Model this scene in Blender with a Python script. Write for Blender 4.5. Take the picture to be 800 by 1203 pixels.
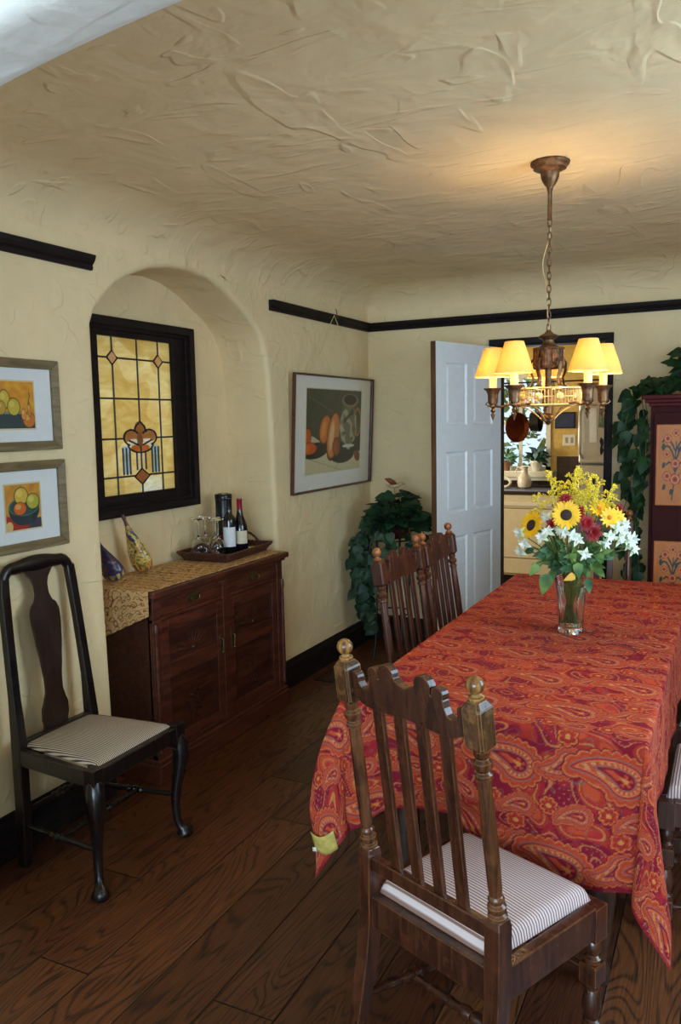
import bpy, math, random
import numpy as np
from mathutils import Vector, Matrix
random.seed(7); rng = np.random.default_rng(7)
for o in list(bpy.data.objects): bpy.data.objects.remove(o)
SC = bpy.context.scene
COL = SC.collection
PI = math.pi

# ------------------------------------------------------------------ camera
F, YAW, PITCH, ROLL, H, CX = 947.4, 0.4560, 0.1113, 0.0199, 1.5835, 2.3719
_f = Vector((-math.sin(YAW)*math.cos(PITCH), math.cos(YAW)*math.cos(PITCH), -math.sin(PITCH)))
_r = Vector((math.cos(YAW), math.sin(YAW), 0)); _d = _f.cross(_r)
_r2 = math.cos(ROLL)*_r + math.sin(ROLL)*_d; _d2 = -math.sin(ROLL)*_r + math.cos(ROLL)*_d
cd = bpy.data.cameras.new('camera'); cam = bpy.data.objects.new('camera', cd); COL.objects.link(cam)
m = Matrix.Identity(4)
for i in range(3):
    m[i][0] = _r2[i]; m[i][1] = -_d2[i]; m[i][2] = -_f[i]
m[0][3], m[1][3], m[2][3] = CX, 0, H
cam.matrix_world = m
cd.sensor_fit = 'VERTICAL'; cd.sensor_height = 36; cd.lens = F/1203*36; cd.clip_start = .05
SC.camera = cam
# ------------------------------------------------------------------ light and exposure
SC.view_settings.view_transform = 'Standard'; SC.view_settings.look = 'None'
SC.view_settings.gamma = 1; SC.view_settings.use_curve_mapping = False
SC.view_settings.exposure = 0.42
W = bpy.data.worlds.new('sky'); SC.world = W; W.use_nodes = True
bg = W.node_tree.nodes['Background']; bg.inputs[0].default_value = (.62, .8, 1, 1); bg.inputs[1].default_value = 1.0

def area(name, loc, d, sx, sy, power, col):
    l = bpy.data.lights.new(name, 'AREA'); l.shape = 'RECTANGLE'; l.size = sx; l.size_y = sy; l.energy = power; l.color = col
    o = bpy.data.objects.new(name, l); COL.objects.link(o); o.location = loc
    o.rotation_euler = Vector(d).to_track_quat('-Z', 'Z').to_euler(); return o
COOL = (.60, .80, 1.0)
area('daylight_living_room', (2.6, -2.94, 1.45), (0, 1, -.02), 3.0, 1.7, 150, COOL)
area('daylight_dining_window', (3.40, 2.45, 1.5), (-1, 0, -.12), 1.5, 1.15, 36, (.56, .78, 1.0))
area('daylight_kitchen_window', (.40, 8.02, 1.5), (0.1, -1, -.1), .7, .7, 7, (.85, .95, 1))
area('fill_kitchen_side', (-1.5, 6.5, 1.5), (1, .05, -.1), 1.0, 1.1, 45, (1, .95, .84))  # added fill lamp, no window on that side; brightens fridge and cabinet fronts
area('daylight_stained_glass', (-.75, 3.26, 1.62), (1, 0, 0), .8, 1.0, 2.1, (1, .97, .9))
BULB_W = 5.2
WARM = (1.0, .70, .34)

# ------------------------------------------------------------------ helpers
def lin(c):
    c = [x/255 for x in c[:3]]
    return tuple((x/12.92 if x <= .04045 else ((x+.055)/1.055)**2.4) for x in c)
def lina(a):
    a = np.asarray(a, float)/255
    return np.where(a <= .04045, a/12.92, ((a+.055)/1.055)**2.4)

class NT:
    """small wrapper for node materials"""
    def __init__(s, name, rough=.5, metal=0, spec=.5):
        s.m = bpy.data.materials.new(name); s.m.use_nodes = True
        s.t = s.m.node_tree; s.b = s.t.nodes['Principled BSDF']
        s.b.inputs['Roughness'].default_value = rough; s.b.inputs['Metallic'].default_value = metal
        s.b.inputs['Specular IOR Level'].default_value = spec
        s.coord = s.t.nodes.new('ShaderNodeTexCoord')
    def put(s, sock, v):
        if v is None: return
        if hasattr(v, 'is_output') or isinstance(v, bpy.types.NodeSocket): s.t.links.new(v, sock)
        else:
            if sock.type == 'RGBA' and len(v) == 3: v = (*v, 1)
            sock.default_value = v
    def node(s, typ, **kw):
        n = s.t.nodes.new(typ)
        for k, v in kw.items(): setattr(n, k, v)
        return n
    def vec(s, scale=(1, 1, 1), loc=(0, 0, 0), rot=(0, 0, 0), src='Object'):
        n = s.node('ShaderNodeMapping'); s.t.links.new(s.coord.outputs[src], n.inputs[0])
        n.inputs['Scale'].default_value = scale; n.inputs['Location'].default_value = loc; n.inputs['Rotation'].default_value = rot
        return n.outputs[0]
    def noise(s, v, scale, detail=2, rough=.5, dist=0, color=False):
        n = s.node('ShaderNodeTexNoise'); s.put(n.inputs['Vector'], v)
        n.inputs['Scale'].default_value = scale; n.inputs['Detail'].default_value = detail
        n.inputs['Roughness'].default_value = rough; n.inputs['Distortion'].default_value = dist
        return n.outputs['Color' if color else 'Fac']
    def math(s, op, a, b=None, c=None, clamp=False):
        n = s.node('ShaderNodeMath', operation=op, use_clamp=clamp)
        for i, v in enumerate((a, b, c)):
            if v is not None: s.put(n.inputs[i], v)
        return n.outputs[0]
    def rng(s, v, a, b, c=0, d=1, smooth=False):
        n = s.node('ShaderNodeMapRange'); s.put(n.inputs[0], v)
        if smooth: n.interpolation_type = 'SMOOTHSTEP'
        for i, x in enumerate((a, b, c, d)): s.put(n.inputs[i+1], x)
        return n.outputs[0]
    def mix(s, f, a, b, mode='MIX'):
        n = s.node('ShaderNodeMix', data_type='RGBA', blend_type=mode)
        s.put(n.inputs[0], f); s.put(n.inputs[6], a); s.put(n.inputs[7], b); return n.outputs[2]
    def sep(s, v):
        n = s.node('ShaderNodeSeparateXYZ'); s.put(n.inputs[0], v); return n.outputs
    def comb(s, x, y, z):
        n = s.node('ShaderNodeCombineXYZ')
        for i, v in enumerate((x, y, z)): s.put(n.inputs[i], v)
        return n.outputs[0]
    def bump(s, h, dist=.01, strength=1, normal=None):
        n = s.node('ShaderNodeBump'); s.put(n.inputs['Height'], h)
        n.inputs['Distance'].default_value = dist; n.inputs['Strength'].default_value = strength
        if normal is not None: s.put(n.inputs['Normal'], normal)
        s.t.links.new(n.outputs[0], s.b.inputs['Normal']); return n.outputs[0]
    def color(s, v): s.put(s.b.inputs['Base Color'], v)

def plain(name, rgb, rough=.5, metal=0, spec=.5, var=.12, scale=25, bumpd=0):
    n = NT(name, rough, metal, spec); c = lin(rgb)
    k = n.rng(n.noise(n.vec(), scale, 3), .3, .7, 1-var, 1+var)
    n.color(n.mix(1.0, (*c, 1), n.comb(k, k, k), 'MULTIPLY'))
    if bumpd: n.bump(n.noise(n.vec(), scale*4, 3), bumpd)
    return n.m

def plaster(name, rgb, seed=0, amp=1.0, flat=False):
    n = NT(name, .62, 0, .35); c = lin(rgb)
    z = .35 if flat else 1
    base = n.vec(loc=(seed, seed*.7, seed*.3))
    wob = n.noise(base, 1.6, 2, .5, 0, True)
    def warp(v, k):
        a = n.node('ShaderNodeVectorMath', operation='MULTIPLY_ADD'); n.put(a.inputs[0], wob)
        a.inputs[1].default_value = (k, k, k); n.put(a.inputs[2], v); return a.outputs[0]
    h = None
    for i, (rot, sc, th) in enumerate((((0, .35, .4), (2.0, 7.5, 7), .54), ((.4, 1.0, -.9), (6.5, 2.2, 7), .56), ((.9, .2, 2.0), (3.4, 10, 6.5), .57))):
        v = warp(n.vec(scale=sc, rot=rot, loc=(seed+i*3.1, i*1.7, seed)), .35)
        q = n.noise(v, 1.0, 1.5, .45, .5)
        st = n.rng(q, th, th+.03, 0, 1)            # sharp ledge left by the trowel
        fade = n.rng(q, th+.02, th+.16, 1, 0)       # flattens again behind the ledge
        brk = n.rng(n.noise(base, 3.1+i, 2), .47, .60, 0, 1)
        t = n.math('MULTIPLY', n.math('MULTIPLY', st, fade), brk)
        h = t if h is None else n.math('ADD', h, t)
    big = n.noise(base, 4.2, 3, .55, .4)
    fine = n.noise(base, 70, 3, .6)
    h = n.math('ADD', n.math('MULTIPLY', h, .42*amp), n.math('ADD', n.math('MULTIPLY', big, 1.7), n.math('MULTIPLY', fine, .10)))
    n.bump(h, .0085)
    k = n.rng(big, .3, .7, .95, 1.03)
    n.color(n.mix(1.0, (*c, 1), n.comb(k, k, k), 'MULTIPLY'))
    return n.m

def wood(name, dark, light, rough=.35, axis=2, wear=None, scale=14, wearmin=.25, blot=0.0):
    n = NT(name, rough, 0, .5)
    s = [1, 1, 1]; s[axis] = .09
    v = n.vec(scale=s)
    g = n.noise(v, scale*3, 4, .6, .6)
    g2 = n.noise(n.vec(), scale*.35, 2)
    c = n.mix(n.rng(g, .38, .66), (*lin(dark), 1), (*lin(light), 1))
    if wear:
        bv = n.node('ShaderNodeBevel', samples=4); bv.inputs['Radius'].default_value = .0035
        geo = n.node('ShaderNodeNewGeometry')
        d = n.node('ShaderNodeVectorMath', operation='DOT_PRODUCT')
        n.t.links.new(bv.outputs[0], d.inputs[0]); n.t.links.new(geo.outputs['Normal'], d.inputs[1])
        e = n.rng(d.outputs['Value'], .995, .86, 0, 1)
        w = n.math('MULTIPLY', e, n.rng(n.noise(n.vec(), 22, 3), .35, .6, wearmin, 1))
        if blot: w = n.math('MAXIMUM', w, n.rng(n.noise(n.vec(), 40, 3, .6), .52, .68, 0, blot))
        c = n.mix(w, c, (*lin(wear), 1))
    n.color(c)
    n.bump(g, .0006)
    n.put(n.b.inputs['Roughness'], n.rng(g2, .3, .7, rough-.08, rough+.12))
    return n.m

def vcol(name, rough=.6, spec=.4, weave=0, back=None, sheen=0, coat=0):
    n = NT(name, rough, 0, spec)
    a = n.node('ShaderNodeVertexColor', layer_name='paint')
    c = a.outputs[0]
    if weave:
        k = n.rng(n.noise(n.vec(), 420, 2), .3, .7, .82, 1.18)
        c = n.mix(1.0, c, n.comb(k, k, k), 'MULTIPLY')
        n.bump(n.noise(n.vec(), 500, 2), .0006)
    if back:
        g = n.node('ShaderNodeNewGeometry'); c = n.mix(g.outputs['Backfacing'], c, (*lin(back), 1))
    n.color(c)
    if sheen: n.b.inputs['Sheen Weight'].default_value = sheen; n.b.inputs['Sheen Roughness'].default_value = .4
    if coat: n.b.inputs['Coat Weight'].default_value = coat; n.b.inputs['Coat Roughness'].default_value = .03
    return n.m

def glass(name, rgb=(255, 255, 255), rough=.02, ior=1.45, trans=1):
    n = NT(name, rough, 0, .5); n.b.inputs['Transmission Weight'].default_value = trans
    n.b.inputs['IOR'].default_value = ior
    n.color((*lin(rgb), 1)); return n.m

def thinglass(name, alpha=.12):
    """window and picture glazing: mostly clear, mirror-like at a grazing view"""
    n = NT(name, .03); t = n.t; g = n.node('ShaderNodeBsdfGlossy'); g.inputs['Roughness'].default_value = .03
    tr = n.node('ShaderNodeBsdfTransparent'); lw = n.node('ShaderNodeLayerWeight'); fr_ = n.math('ADD', n.math('MULTIPLY', n.math('POWER', lw.outputs['Facing'], 5), .9), .04)
    mx = n.node('ShaderNodeMixShader'); t.links.new(fr_, mx.inputs[0]); t.links.new(tr.outputs[0], mx.inputs[1]); t.links.new(g.outputs[0], mx.inputs[2])
    t.links.new(mx.outputs[0], t.nodes['Material Output'].inputs[0]); return n.m

def stripes(name, light, dark, axis=1, per=.008, duty=.38):
    n = NT(name, .75, 0, .2)
    w = n.noise(n.vec(), 6, 2)
    x = n.sep(n.vec())[axis]
    x = n.math('ADD', x, n.math('MULTIPLY', w, .002))
    f = n.math('FRACT', n.math('DIVIDE', x, per))
    k = n.rng(n.math('ABSOLUTE', n.math('SUBTRACT', f, .5)), duty/2-.06, duty/2+.06, 1, 0)
    n.color(n.mix(k, (*lin(light), 1), (*lin(dark), 1)))
    n.bump(n.math('SUBTRACT', 1, k), .0009)
    return n.m

def leafmat(name, a, b, rough=.5):
    n = NT(name, rough, 0, .28)
    k = n.noise(n.vec(), 14, 2)
    n.color(n.mix(n.rng(k, .35, .65), (*lin(a), 1), (*lin(b), 1)))
    n.b.inputs['Subsurface Weight'].default_value = 0
    return n.m

class MB:
    def __init__(s): s.v = []; s.f = []; s.M = Matrix.Identity(4)
    def add(s, vs, fs):
        o = len(s.v); s.v += [tuple(s.M @ Vector(p)) for p in vs]; s.f += [tuple(i+o for i in f) for f in fs]; return s
    def box(s, x0, x1, y0, y1, z0, z1):
        return s.add([(x0,y0,z0),(x1,y0,z0),(x1,y1,z0),(x0,y1,z0),(x0,y0,z1),(x1,y0,z1),(x1,y1,z1),(x0,y1,z1)],
                     [(0,3,2,1),(4,5,6,7),(0,1,5,4),(1,2,6,5),(2,3,7,6),(3,0,4,7)])
    def frustum(s, secs):
        """secs: list of (z, hx, hy, cx, cy) rectangular sections"""
        vs, fs = [], []
        for (z, hx, hy, cx, cy) in secs: vs += [(cx-hx,cy-hy,z),(cx+hx,cy-hy,z),(cx+hx,cy+hy,z),(cx-hx,cy+hy,z)]
        n = len(secs)
        for i in range(n-1):
            for j in range(4): a = i*4; k = (j+1) % 4; fs.append((a+j, a+k, a+4+k, a+4+j))
        fs += [(3,2,1,0), tuple(range(4*n-4, 4*n))]; return s.add(vs, fs)
    def lathe(s, prof, seg=24, cx=0, cy=0, cap=True, sx=1, sy=1, wav=0, nw=0):
        vs, fs = [], []
        for (r, z) in prof:
            for i in range(seg):
                a = 2*PI*i/seg; rr = r*(1+(wav*math.cos(nw*a) if wav else 0))
                vs.append((cx+rr*math.cos(a)*sx, cy+rr*math.sin(a)*sy, z))
        for k in range(len(prof)-1):
            for i in range(seg):
                j = (i+1) % seg; a = k*seg; fs.append((a+i, a+j, a+seg+j, a+seg+i))
        if cap:
            if prof[0][0] > 1e-6: fs.append(tuple(reversed(range(seg))))
            if prof[-1][0] > 1e-6: fs.append(tuple(range((len(prof)-1)*seg, len(prof)*seg)))
        return s.add(vs, fs)
    def tube(s, pts, r, seg=8, closed=False, flat=1.0, up=None):
        pts = [Vector(p) for p in pts]; n = len(pts)
        rs = r if hasattr(r, '__len__') else [r]*n
        vs, fs = [], []; prev = None
        for i, p in enumerate(pts):
            if closed: t = pts[(i+1) % n]-pts[i-1]
            else: t = pts[min(i+1, n-1)]-pts[max(i-1, 0)]
            if t.length < 1e-9: t = Vector((0, 0, 1))
            t.normalize()
            if up is not None: a = Vector(up)
            else: a = prev if prev is not None else (Vector((0, 0, 1)) if abs(t.z) < .9 else Vector((1, 0, 0)))
            x = (a - t*a.dot(t))
            if x.length < 1e-6: x = t.orthogonal()
            x.normalize(); prev = x; y = t.cross(x)
            for k in range(seg):
                an = 2*PI*k/seg; vs.append(p + x*rs[i]*math.cos(an) + y*rs[i]*flat*math.sin(an))
        m_ = n if closed else n-1
        for i in range(m_):
            for k in range(seg):
                a = i*seg; b = ((i+1) % n)*seg; j = (k+1) % seg; fs.append((a+k, a+j, b+j, b+k))
        if not closed: fs += [tuple(reversed(range(seg))), tuple(range((n-1)*seg, n*seg))]
        return s.add(vs, fs)
    def prism(s, poly, t0, t1, axis=1):
        """poly: 2D outline (a, b); extruded t0..t1 along axis (1: a=x,b=z / 0: a=y,b=z / 2: a=x,b=y)"""
        def P(a, b, t): return (a, t, b) if axis == 1 else ((t, a, b) if axis == 0 else (a, b, t))
        n = len(poly); vs = [P(a, b, t0) for a, b in poly]+[P(a, b, t1) for a, b in poly]
        fs = [tuple(range(n)), tuple(reversed(range(n, 2*n)))]
        for i in range(n): j = (i+1) % n; fs.append((i, i+n, j+n, j))
        return s.add(vs, fs)
    def ball(s, c, r, seg=14, sz=1):
        p = [(r*math.sin(PI*i/10), c[2]-r*sz*math.cos(PI*i/10)) for i in range(11)]
        p[0] = (1e-7, p[0][1]); p[-1] = (1e-7, p[-1][1])
        return s.lathe(p, seg, c[0], c[1], cap=False)
    def grid(s, nu, nv, fn, flip=False):
        vs = [fn(i/(nu-1), j/(nv-1)) for j in range(nv) for i in range(nu)]
        fs = []
        for j in range(nv-1):
            for i in range(nu-1):
                a = j*nu+i; q = (a, a+1, a+1+nu, a+nu); fs.append(tuple(reversed(q)) if flip else q)
        return s.add(vs, fs)
    def build(s, name, mat, parent=None, smooth=True, angle=38, bevel=0, segs=2, sub=0, solid=0, fix=True):
        me = bpy.data.meshes.new(name); me.from_pydata(s.v, [], s.f); me.validate()
        if fix:
            import bmesh
            b = bmesh.new(); b.from_mesh(me); bmesh.ops.recalc_face_normals(b, faces=b.faces); b.to_mesh(me); b.free()
        me.materials.append(mat)
        if smooth: me.shade_smooth(); me.set_sharp_from_angle(angle=math.radians(angle))
        o = bpy.data.objects.new(name, me); COL.objects.link(o)
        if parent: o.parent = parent
        if solid: d = o.modifiers.new('thickness', 'SOLIDIFY'); d.thickness = solid; d.offset = 0
        if bevel: d = o.modifiers.new('bevel', 'BEVEL'); d.width = bevel; d.segments = segs; d.limit_method = 'ANGLE'; d.angle_limit = math.radians(40)
        if sub: d = o.modifiers.new('sub', 'SUBSURF'); d.levels = sub; d.render_levels = sub
        return o

def tag(o, label=None, cat=None, group=None, kind=None):
    if label: o['label'] = label
    if cat: o['category'] = cat
    if group: o['group'] = group
    if kind: o['kind'] = kind
    return o
def thing(name, label, cat, loc=(0, 0, 0), rz=0, group=None):
    o = bpy.data.objects.new(name, None); COL.objects.link(o); o.location = loc; o.rotation_euler = (0, 0, rz); o.empty_display_size = .05
    return tag(o, label, cat, group)
def struct(o): o['kind'] = 'structure'; return o
def dup(root, loc, rz, label=None, group=None):
    def rec(o, par):
        c = o.copy(); COL.objects.link(c)
        if par: c.parent = par
        for ch in [x for x in list(COL.objects) if x.parent == o]: rec(ch, c)
        return c
    r = rec(root, None); r.location = loc; r.rotation_euler = (0, 0, rz)
    if label: r['label'] = label
    if group: r['group'] = group
    return r

def paint_grid(name, nu, nv, posf, colf, mat, parent=None, U=None, V=None, smooth=True):
    """grid mesh carrying a 'paint' colour attribute; posf/colf take numpy arrays u,v in 0..1 (or given arrays)"""
    U = np.linspace(0, 1, nu) if U is None else U; V = np.linspace(0, 1, nv) if V is None else V
    nu, nv = len(U), len(V)
    uu, vv = np.meshgrid(U, V); uu = uu.ravel(); vv = vv.ravel()
    P = np.stack(posf(uu, vv), 1).astype(np.float32); C = colf(uu, vv)
    me = bpy.data.meshes.new(name); me.vertices.add(nu*nv); me.vertices.foreach_set('co', P.ravel())
    a = (np.arange(nv-1)[:, None]*nu + np.arange(nu-1)[None]).ravel()
    q = np.stack([a, a+1, a+1+nu, a+nu], 1).astype(np.int32); nf = len(q)
    me.loops.add(nf*4); me.loops.foreach_set('vertex_index', q.ravel())
    me.polygons.add(nf); me.polygons.foreach_set('loop_start', np.arange(nf, dtype=np.int32)*4)
    try: me.polygons.foreach_set('loop_total', np.full(nf, 4, dtype=np.int32))
    except Exception: pass
    me.update(calc_edges=True)
    at = me.color_attributes.new('paint', 'FLOAT_COLOR', 'POINT')
    at.data.foreach_set('color', np.concatenate([lina(C), np.ones((nu*nv, 1))], 1).astype(np.float32).ravel())
    me.materials.append(mat)
    if smooth: me.shade_smooth()
    o = bpy.data.objects.new(name, me); COL.objects.link(o)
    if parent: o.parent = parent
    return o
def sstep(x, a, b):
    t = np.clip((x-a)/(b-a), 0, 1); return t*t*(3-2*t)
def wnoise(u, v, f, seed, n=5):
    r = np.random.default_rng(seed); s = 0
    for i in range(n):
        a = r.uniform(0, 2*PI); k = f*r.uniform(.6, 1.7); s = s+np.sin(k*(u*math.cos(a)+v*math.sin(a))+r.uniform(0, 6.3)+1.3*np.sin(k*.6*(u*math.sin(a)-v*math.cos(a))+r.uniform(0, 6.3)))
    return s/n
def over(C, m, col):
    m = np.clip(m, 0, 1)[:, None]; return C*(1-m)+np.asarray(col, float)[None]*m

# ------------------------------------------------------------------ dimensions
D = 5.335; XR = 3.45; CEIL = 2.5; ZR = 2.24; NY0, NY1 = 2.575, 3.985; ND = .30

# ------------------------------------------------------------------ materials
M = {}
M['wall'] = plaster('cream_plaster', (236, 212, 164), 0, .7)
M['ceil'] = plaster('ceiling_plaster', (236, 210, 164), 5, 1.0)
M['arch'] = plaster('arch_plaster', (232, 231, 224), 9, .8)
M['kwall'] = plain('kitchen_yellow_paint', (205, 170, 84), .6)
M['trim'] = wood('black_brown_trim', (22, 17, 17), (38, 27, 25), .55, 1)
for _n in M['trim'].node_tree.nodes:
    if _n.type == 'BSDF_PRINCIPLED': _n.inputs['Specular IOR Level'].default_value = .2
M['white'] = plain('white_door_paint', (236, 240, 240), .4, var=.03)
M['edge'] = wood('bare_door_edge', (84, 52, 28), (120, 78, 44), .5)
M['chair'] = wood('worn_oak', (44, 22, 15), (76, 41, 25), .22, 2, (150, 94, 54), blot=.06)
M['post'] = wood('polished_post_oak', (56, 31, 19), (108, 66, 37), .17, 2, (164, 110, 64), blot=.10)
M['redpost'] = wood('red_brown_post', (60, 34, 24), (96, 56, 38), .25, 2, (128, 76, 46))
M['finial'] = wood('finial_gilded_oak', (88, 56, 28), (176, 126, 68), .2, 2, (200, 164, 104), scale=22)
M['block'] = wood('block_worn_oak', (50, 29, 17), (98, 62, 32), .22, 2, (180, 132, 76), wearmin=.6, blot=.25)
M['redchair'] = wood('red_brown_oak', (52, 28, 20), (84, 47, 32), .34, 2, (128, 76, 46))
M['redfinial'] = wood('red_brown_finial', (120, 70, 38), (158, 98, 56), .3, 2)
M['black'] = wood('ebonised_wood', (15, 11, 11), (30, 20, 16), .28, 2, (96, 76, 58))
M['splat'] = wood('dark_splat_wood', (34, 20, 15), (52, 31, 22), .3, 2)
M['board'] = wood('mahogany_cabinet', (58, 27, 18), (96, 46, 30), .33, 1, (110, 62, 42))
M['boardp'] = wood('mahogany_panel', (46, 22, 14), (76, 36, 22), .36, 1)
M['brass'] = plain('aged_brass', (120, 104, 66), .38, .9, var=.3, scale=60)
M['bronze'] = plain('antique_bronze', (112, 82, 56), .42, .75, var=.45, scale=55, bumpd=.001)
M['gilt'] = plain('pale_gilt_metal', (196, 168, 112), .4, .6, var=.3, scale=90)
M['table'] = wood('dark_table_oak', (40, 25, 15), (66, 40, 24), .4, 1)
M['iron'] = plain('black_iron', (20, 20, 24), .4, .3)
M['beige'] = plain('almond_enamel', (214, 200, 164), .3, var=.03)
M['steel'] = plain('brushed_steel', (196, 192, 176), .34, .55, var=.06)
M['granite'] = plain('dark_counter', (50, 36, 32), .55, 0, .2, var=.4, scale=60)
M['paper'] = plain('white_paper', (228, 228, 214), .7, var=.05)
M['red'] = plain('red_enamel', (150, 24, 22), .4)
M['clay'] = plain('terracotta', (132, 92, 60), .7)
M['ceramic'] = plain('white_ceramic', (222, 214, 190), .25, var=.04)
M['copper'] = plain('copper', (130, 62, 36), .35, .7)
M['leaf'] = leafmat('ivy_leaf', (14, 38, 20), (34, 68, 32))
M['leaf2'] = leafmat('pothos_leaf', (14, 38, 26), (40, 70, 40))
M['bleaf'] = leafmat('bouquet_leaf', (58, 92, 46), (118, 148, 78))
M['bleaf2'] = leafmat('dark_bouquet_leaf', (36, 72, 46), (84, 120, 72))
M['stem'] = leafmat('stem_green', (66, 92, 44), (112, 128, 66))
M['vine'] = leafmat('vine_stem', (50, 62, 34), (84, 84, 48))
M['yellow'] = plain('yellow_petal', (240, 186, 16), .55, var=.12)
M['gold'] = plain('goldenrod_bloom', (216, 196, 46), .6, var=.2)
M['crimson'] = plain('crimson_petal', (140, 16, 24), .55, var=.25)
M['seed'] = plain('seed_head', (44, 22, 14), .8, var=.4, scale=200)
M['petalw'] = plain('white_petal', (206, 210, 196), .5, var=.04)
M['petalg'] = plain('white_green_petal', (206, 220, 180), .5, var=.15, scale=90)
M['glassv'] = glass('vase_glass')
M['water'] = glass('vase_water', (226, 236, 220), .02, 1.33)
M['wineglass'] = glass('wine_glass')
M['greenglass'] = plain('dark_bottle_glass', (12, 16, 14), .08, 0, .8)
M['purpleglass'] = plain('deep_blue_bottle_glass', (12, 10, 24), .08, 0, .8)
M['label'] = plain('cream_label', (220, 210, 178), .6, var=.03)
M['labelw'] = plain('white_label', (226, 228, 232), .6, var=.03)
M['capr'] = plain('red_foil_capsule', (150, 26, 40), .35)
M['capb'] = plain('black_foil_capsule', (18, 18, 22), .35)
M['canister'] = plain('black_tin', (20, 24, 30), .3)
M['wicker'] = plain('brown_wicker', (78, 42, 26), .5, var=.4, scale=80, bumpd=.002)
M['candle'] = plain('candle_sleeve', (236, 208, 130), .5, var=.05)
M['clear'] = thinglass('clear_glazing')
M['mat'] = plain('white_mat_board', (226, 228, 224), .7, var=.02)
M['mat2'] = plain('cream_mat_board', (232, 226, 208), .7, var=.02)
M['bevelmat'] = plain('mat_bevel_line', (214, 200, 160), .7, var=.02)
M['sfr'] = wood('antique_gold_frame', (104, 88, 58), (142, 122, 84), .4, 1)
M['bfr'] = wood('walnut_frame', (70, 38, 24), (98, 56, 36), .35, 1)
M['hutch'] = plain('oxblood_paint', (60, 24, 24), .7, 0, .15, var=.12)
M['hutchtop'] = plain('oxblood_moulding', (84, 28, 28), .6, 0, .2, var=.12)
M['lead'] = plain('lead_came', (52, 56, 58), .5, .5)
M['wire'] = plain('picture_wire', (224, 196, 140), .6, 0)
M['seatA'] = stripes('striped_seat_pale', (214, 198, 196), (140, 108, 96), 1, .0088, .42)
M['seatB'] = stripes('striped_seat_taupe', (206, 190, 170), (74, 58, 48), 0, .0075, .45)
M['paint'] = vcol('artist_paint', .5, coat=.0)
M['cloth'] = vcol('paisley_cloth', .85, .12, weave=1, back=(176, 158, 84), sheen=0)
M['runner'] = vcol('vine_runner_cloth', .85, .2, weave=1)
M['gourd'] = vcol('painted_gourd_skin', .3, .5)

def floor_mat():
    n = NT('dark_oak_planks', .36, 0, .5)
    x, y, z = n.sep(n.vec())
    Wd = .195; x = n.math('ADD', x, .052)
    row = n.math('FLOOR', n.math('DIVIDE', x, Wd)); fx = n.math('FRACT', n.math('DIVIDE', x, Wd))
    wn = n.node('ShaderNodeTexWhiteNoise', noise_dimensions='1D'); n.put(wn.inputs['W'], row)
    yy = n.math('ADD', n.math('DIVIDE', y, 1.35), n.math('MULTIPLY', wn.outputs['Value'], 7.3))
    brd = n.math('FLOOR', yy); fy = n.math('FRACT', yy)
    wn2 = n.node('ShaderNodeTexWhiteNoise', noise_dimensions='2D'); n.put(wn2.inputs['Vector'], n.comb(row, brd, 0))
    rid = wn2.outputs['Value']
    v = n.comb(n.math('ADD', n.math('MULTIPLY', x, 7), n.math('MULTIPLY', rid, 91)), n.math('ADD', n.math('MULTIPLY', y, 1.05), n.math('MULTIPLY', rid, 37)), 0)
    cath = n.noise(v, 1.0, 1.5, .4, .35)
    rings = n.math('FRACT', n.math('MULTIPLY', cath, 26))
    rings = n.rng(n.math('ABSOLUTE', n.math('SUBTRACT', rings, .5)), .0, .26, 0, 1, True)
    v2 = n.comb(n.math('MULTIPLY', x, 150), n.math('ADD', n.math('MULTIPLY', y, 7), n.math('MULTIPLY', rid, 9)), 0)
    pore = n.noise(v2, 1.0, 3, .6)
    g = n.math('ADD', n.math('MULTIPLY', rings, .55), n.math('MULTIPLY', n.rng(pore, .35, .65), .45))
    c = n.mix(g, (*lin((32, 17, 10)), 1), (*lin((108, 62, 34)), 1))
    tone = n.rng(rid, 0, 1, .62, 1.25)
    c = n.mix(1.0, c, n.comb(tone, n.math('MULTIPLY', tone, n.rng(rid, 0, 1, .9, 1.02)), n.math('MULTIPLY', tone, .95)), 'MULTIPLY')
    ex = n.math('MINIMUM', fx, n.math('SUBTRACT', 1, fx)); ey = n.math('MINIMUM', fy, n.math('SUBTRACT', 1, fy))
    seam = n.math('MINIMUM', n.rng(ex, .005, .017), n.rng(ey, .0008, .003))
    c = n.mix(seam, (*lin((10, 6, 5)), 1), c)
    n.color(c)
    n.bump(n.math('ADD', n.math('MULTIPLY', seam, 1.0), n.math('MULTIPLY', g, .25)), .0016)
    n.put(n.b.inputs['Roughness'], n.rng(g, 0, 1, .48, .34))
    return n.m
M['floor'] = floor_mat()

# ================================================================== STRUCTURE
struct(MB().box(-.6, XR+1.8, -3.1, D+.15, -.06, 0).build('floor', M['floor'], smooth=False))

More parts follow.
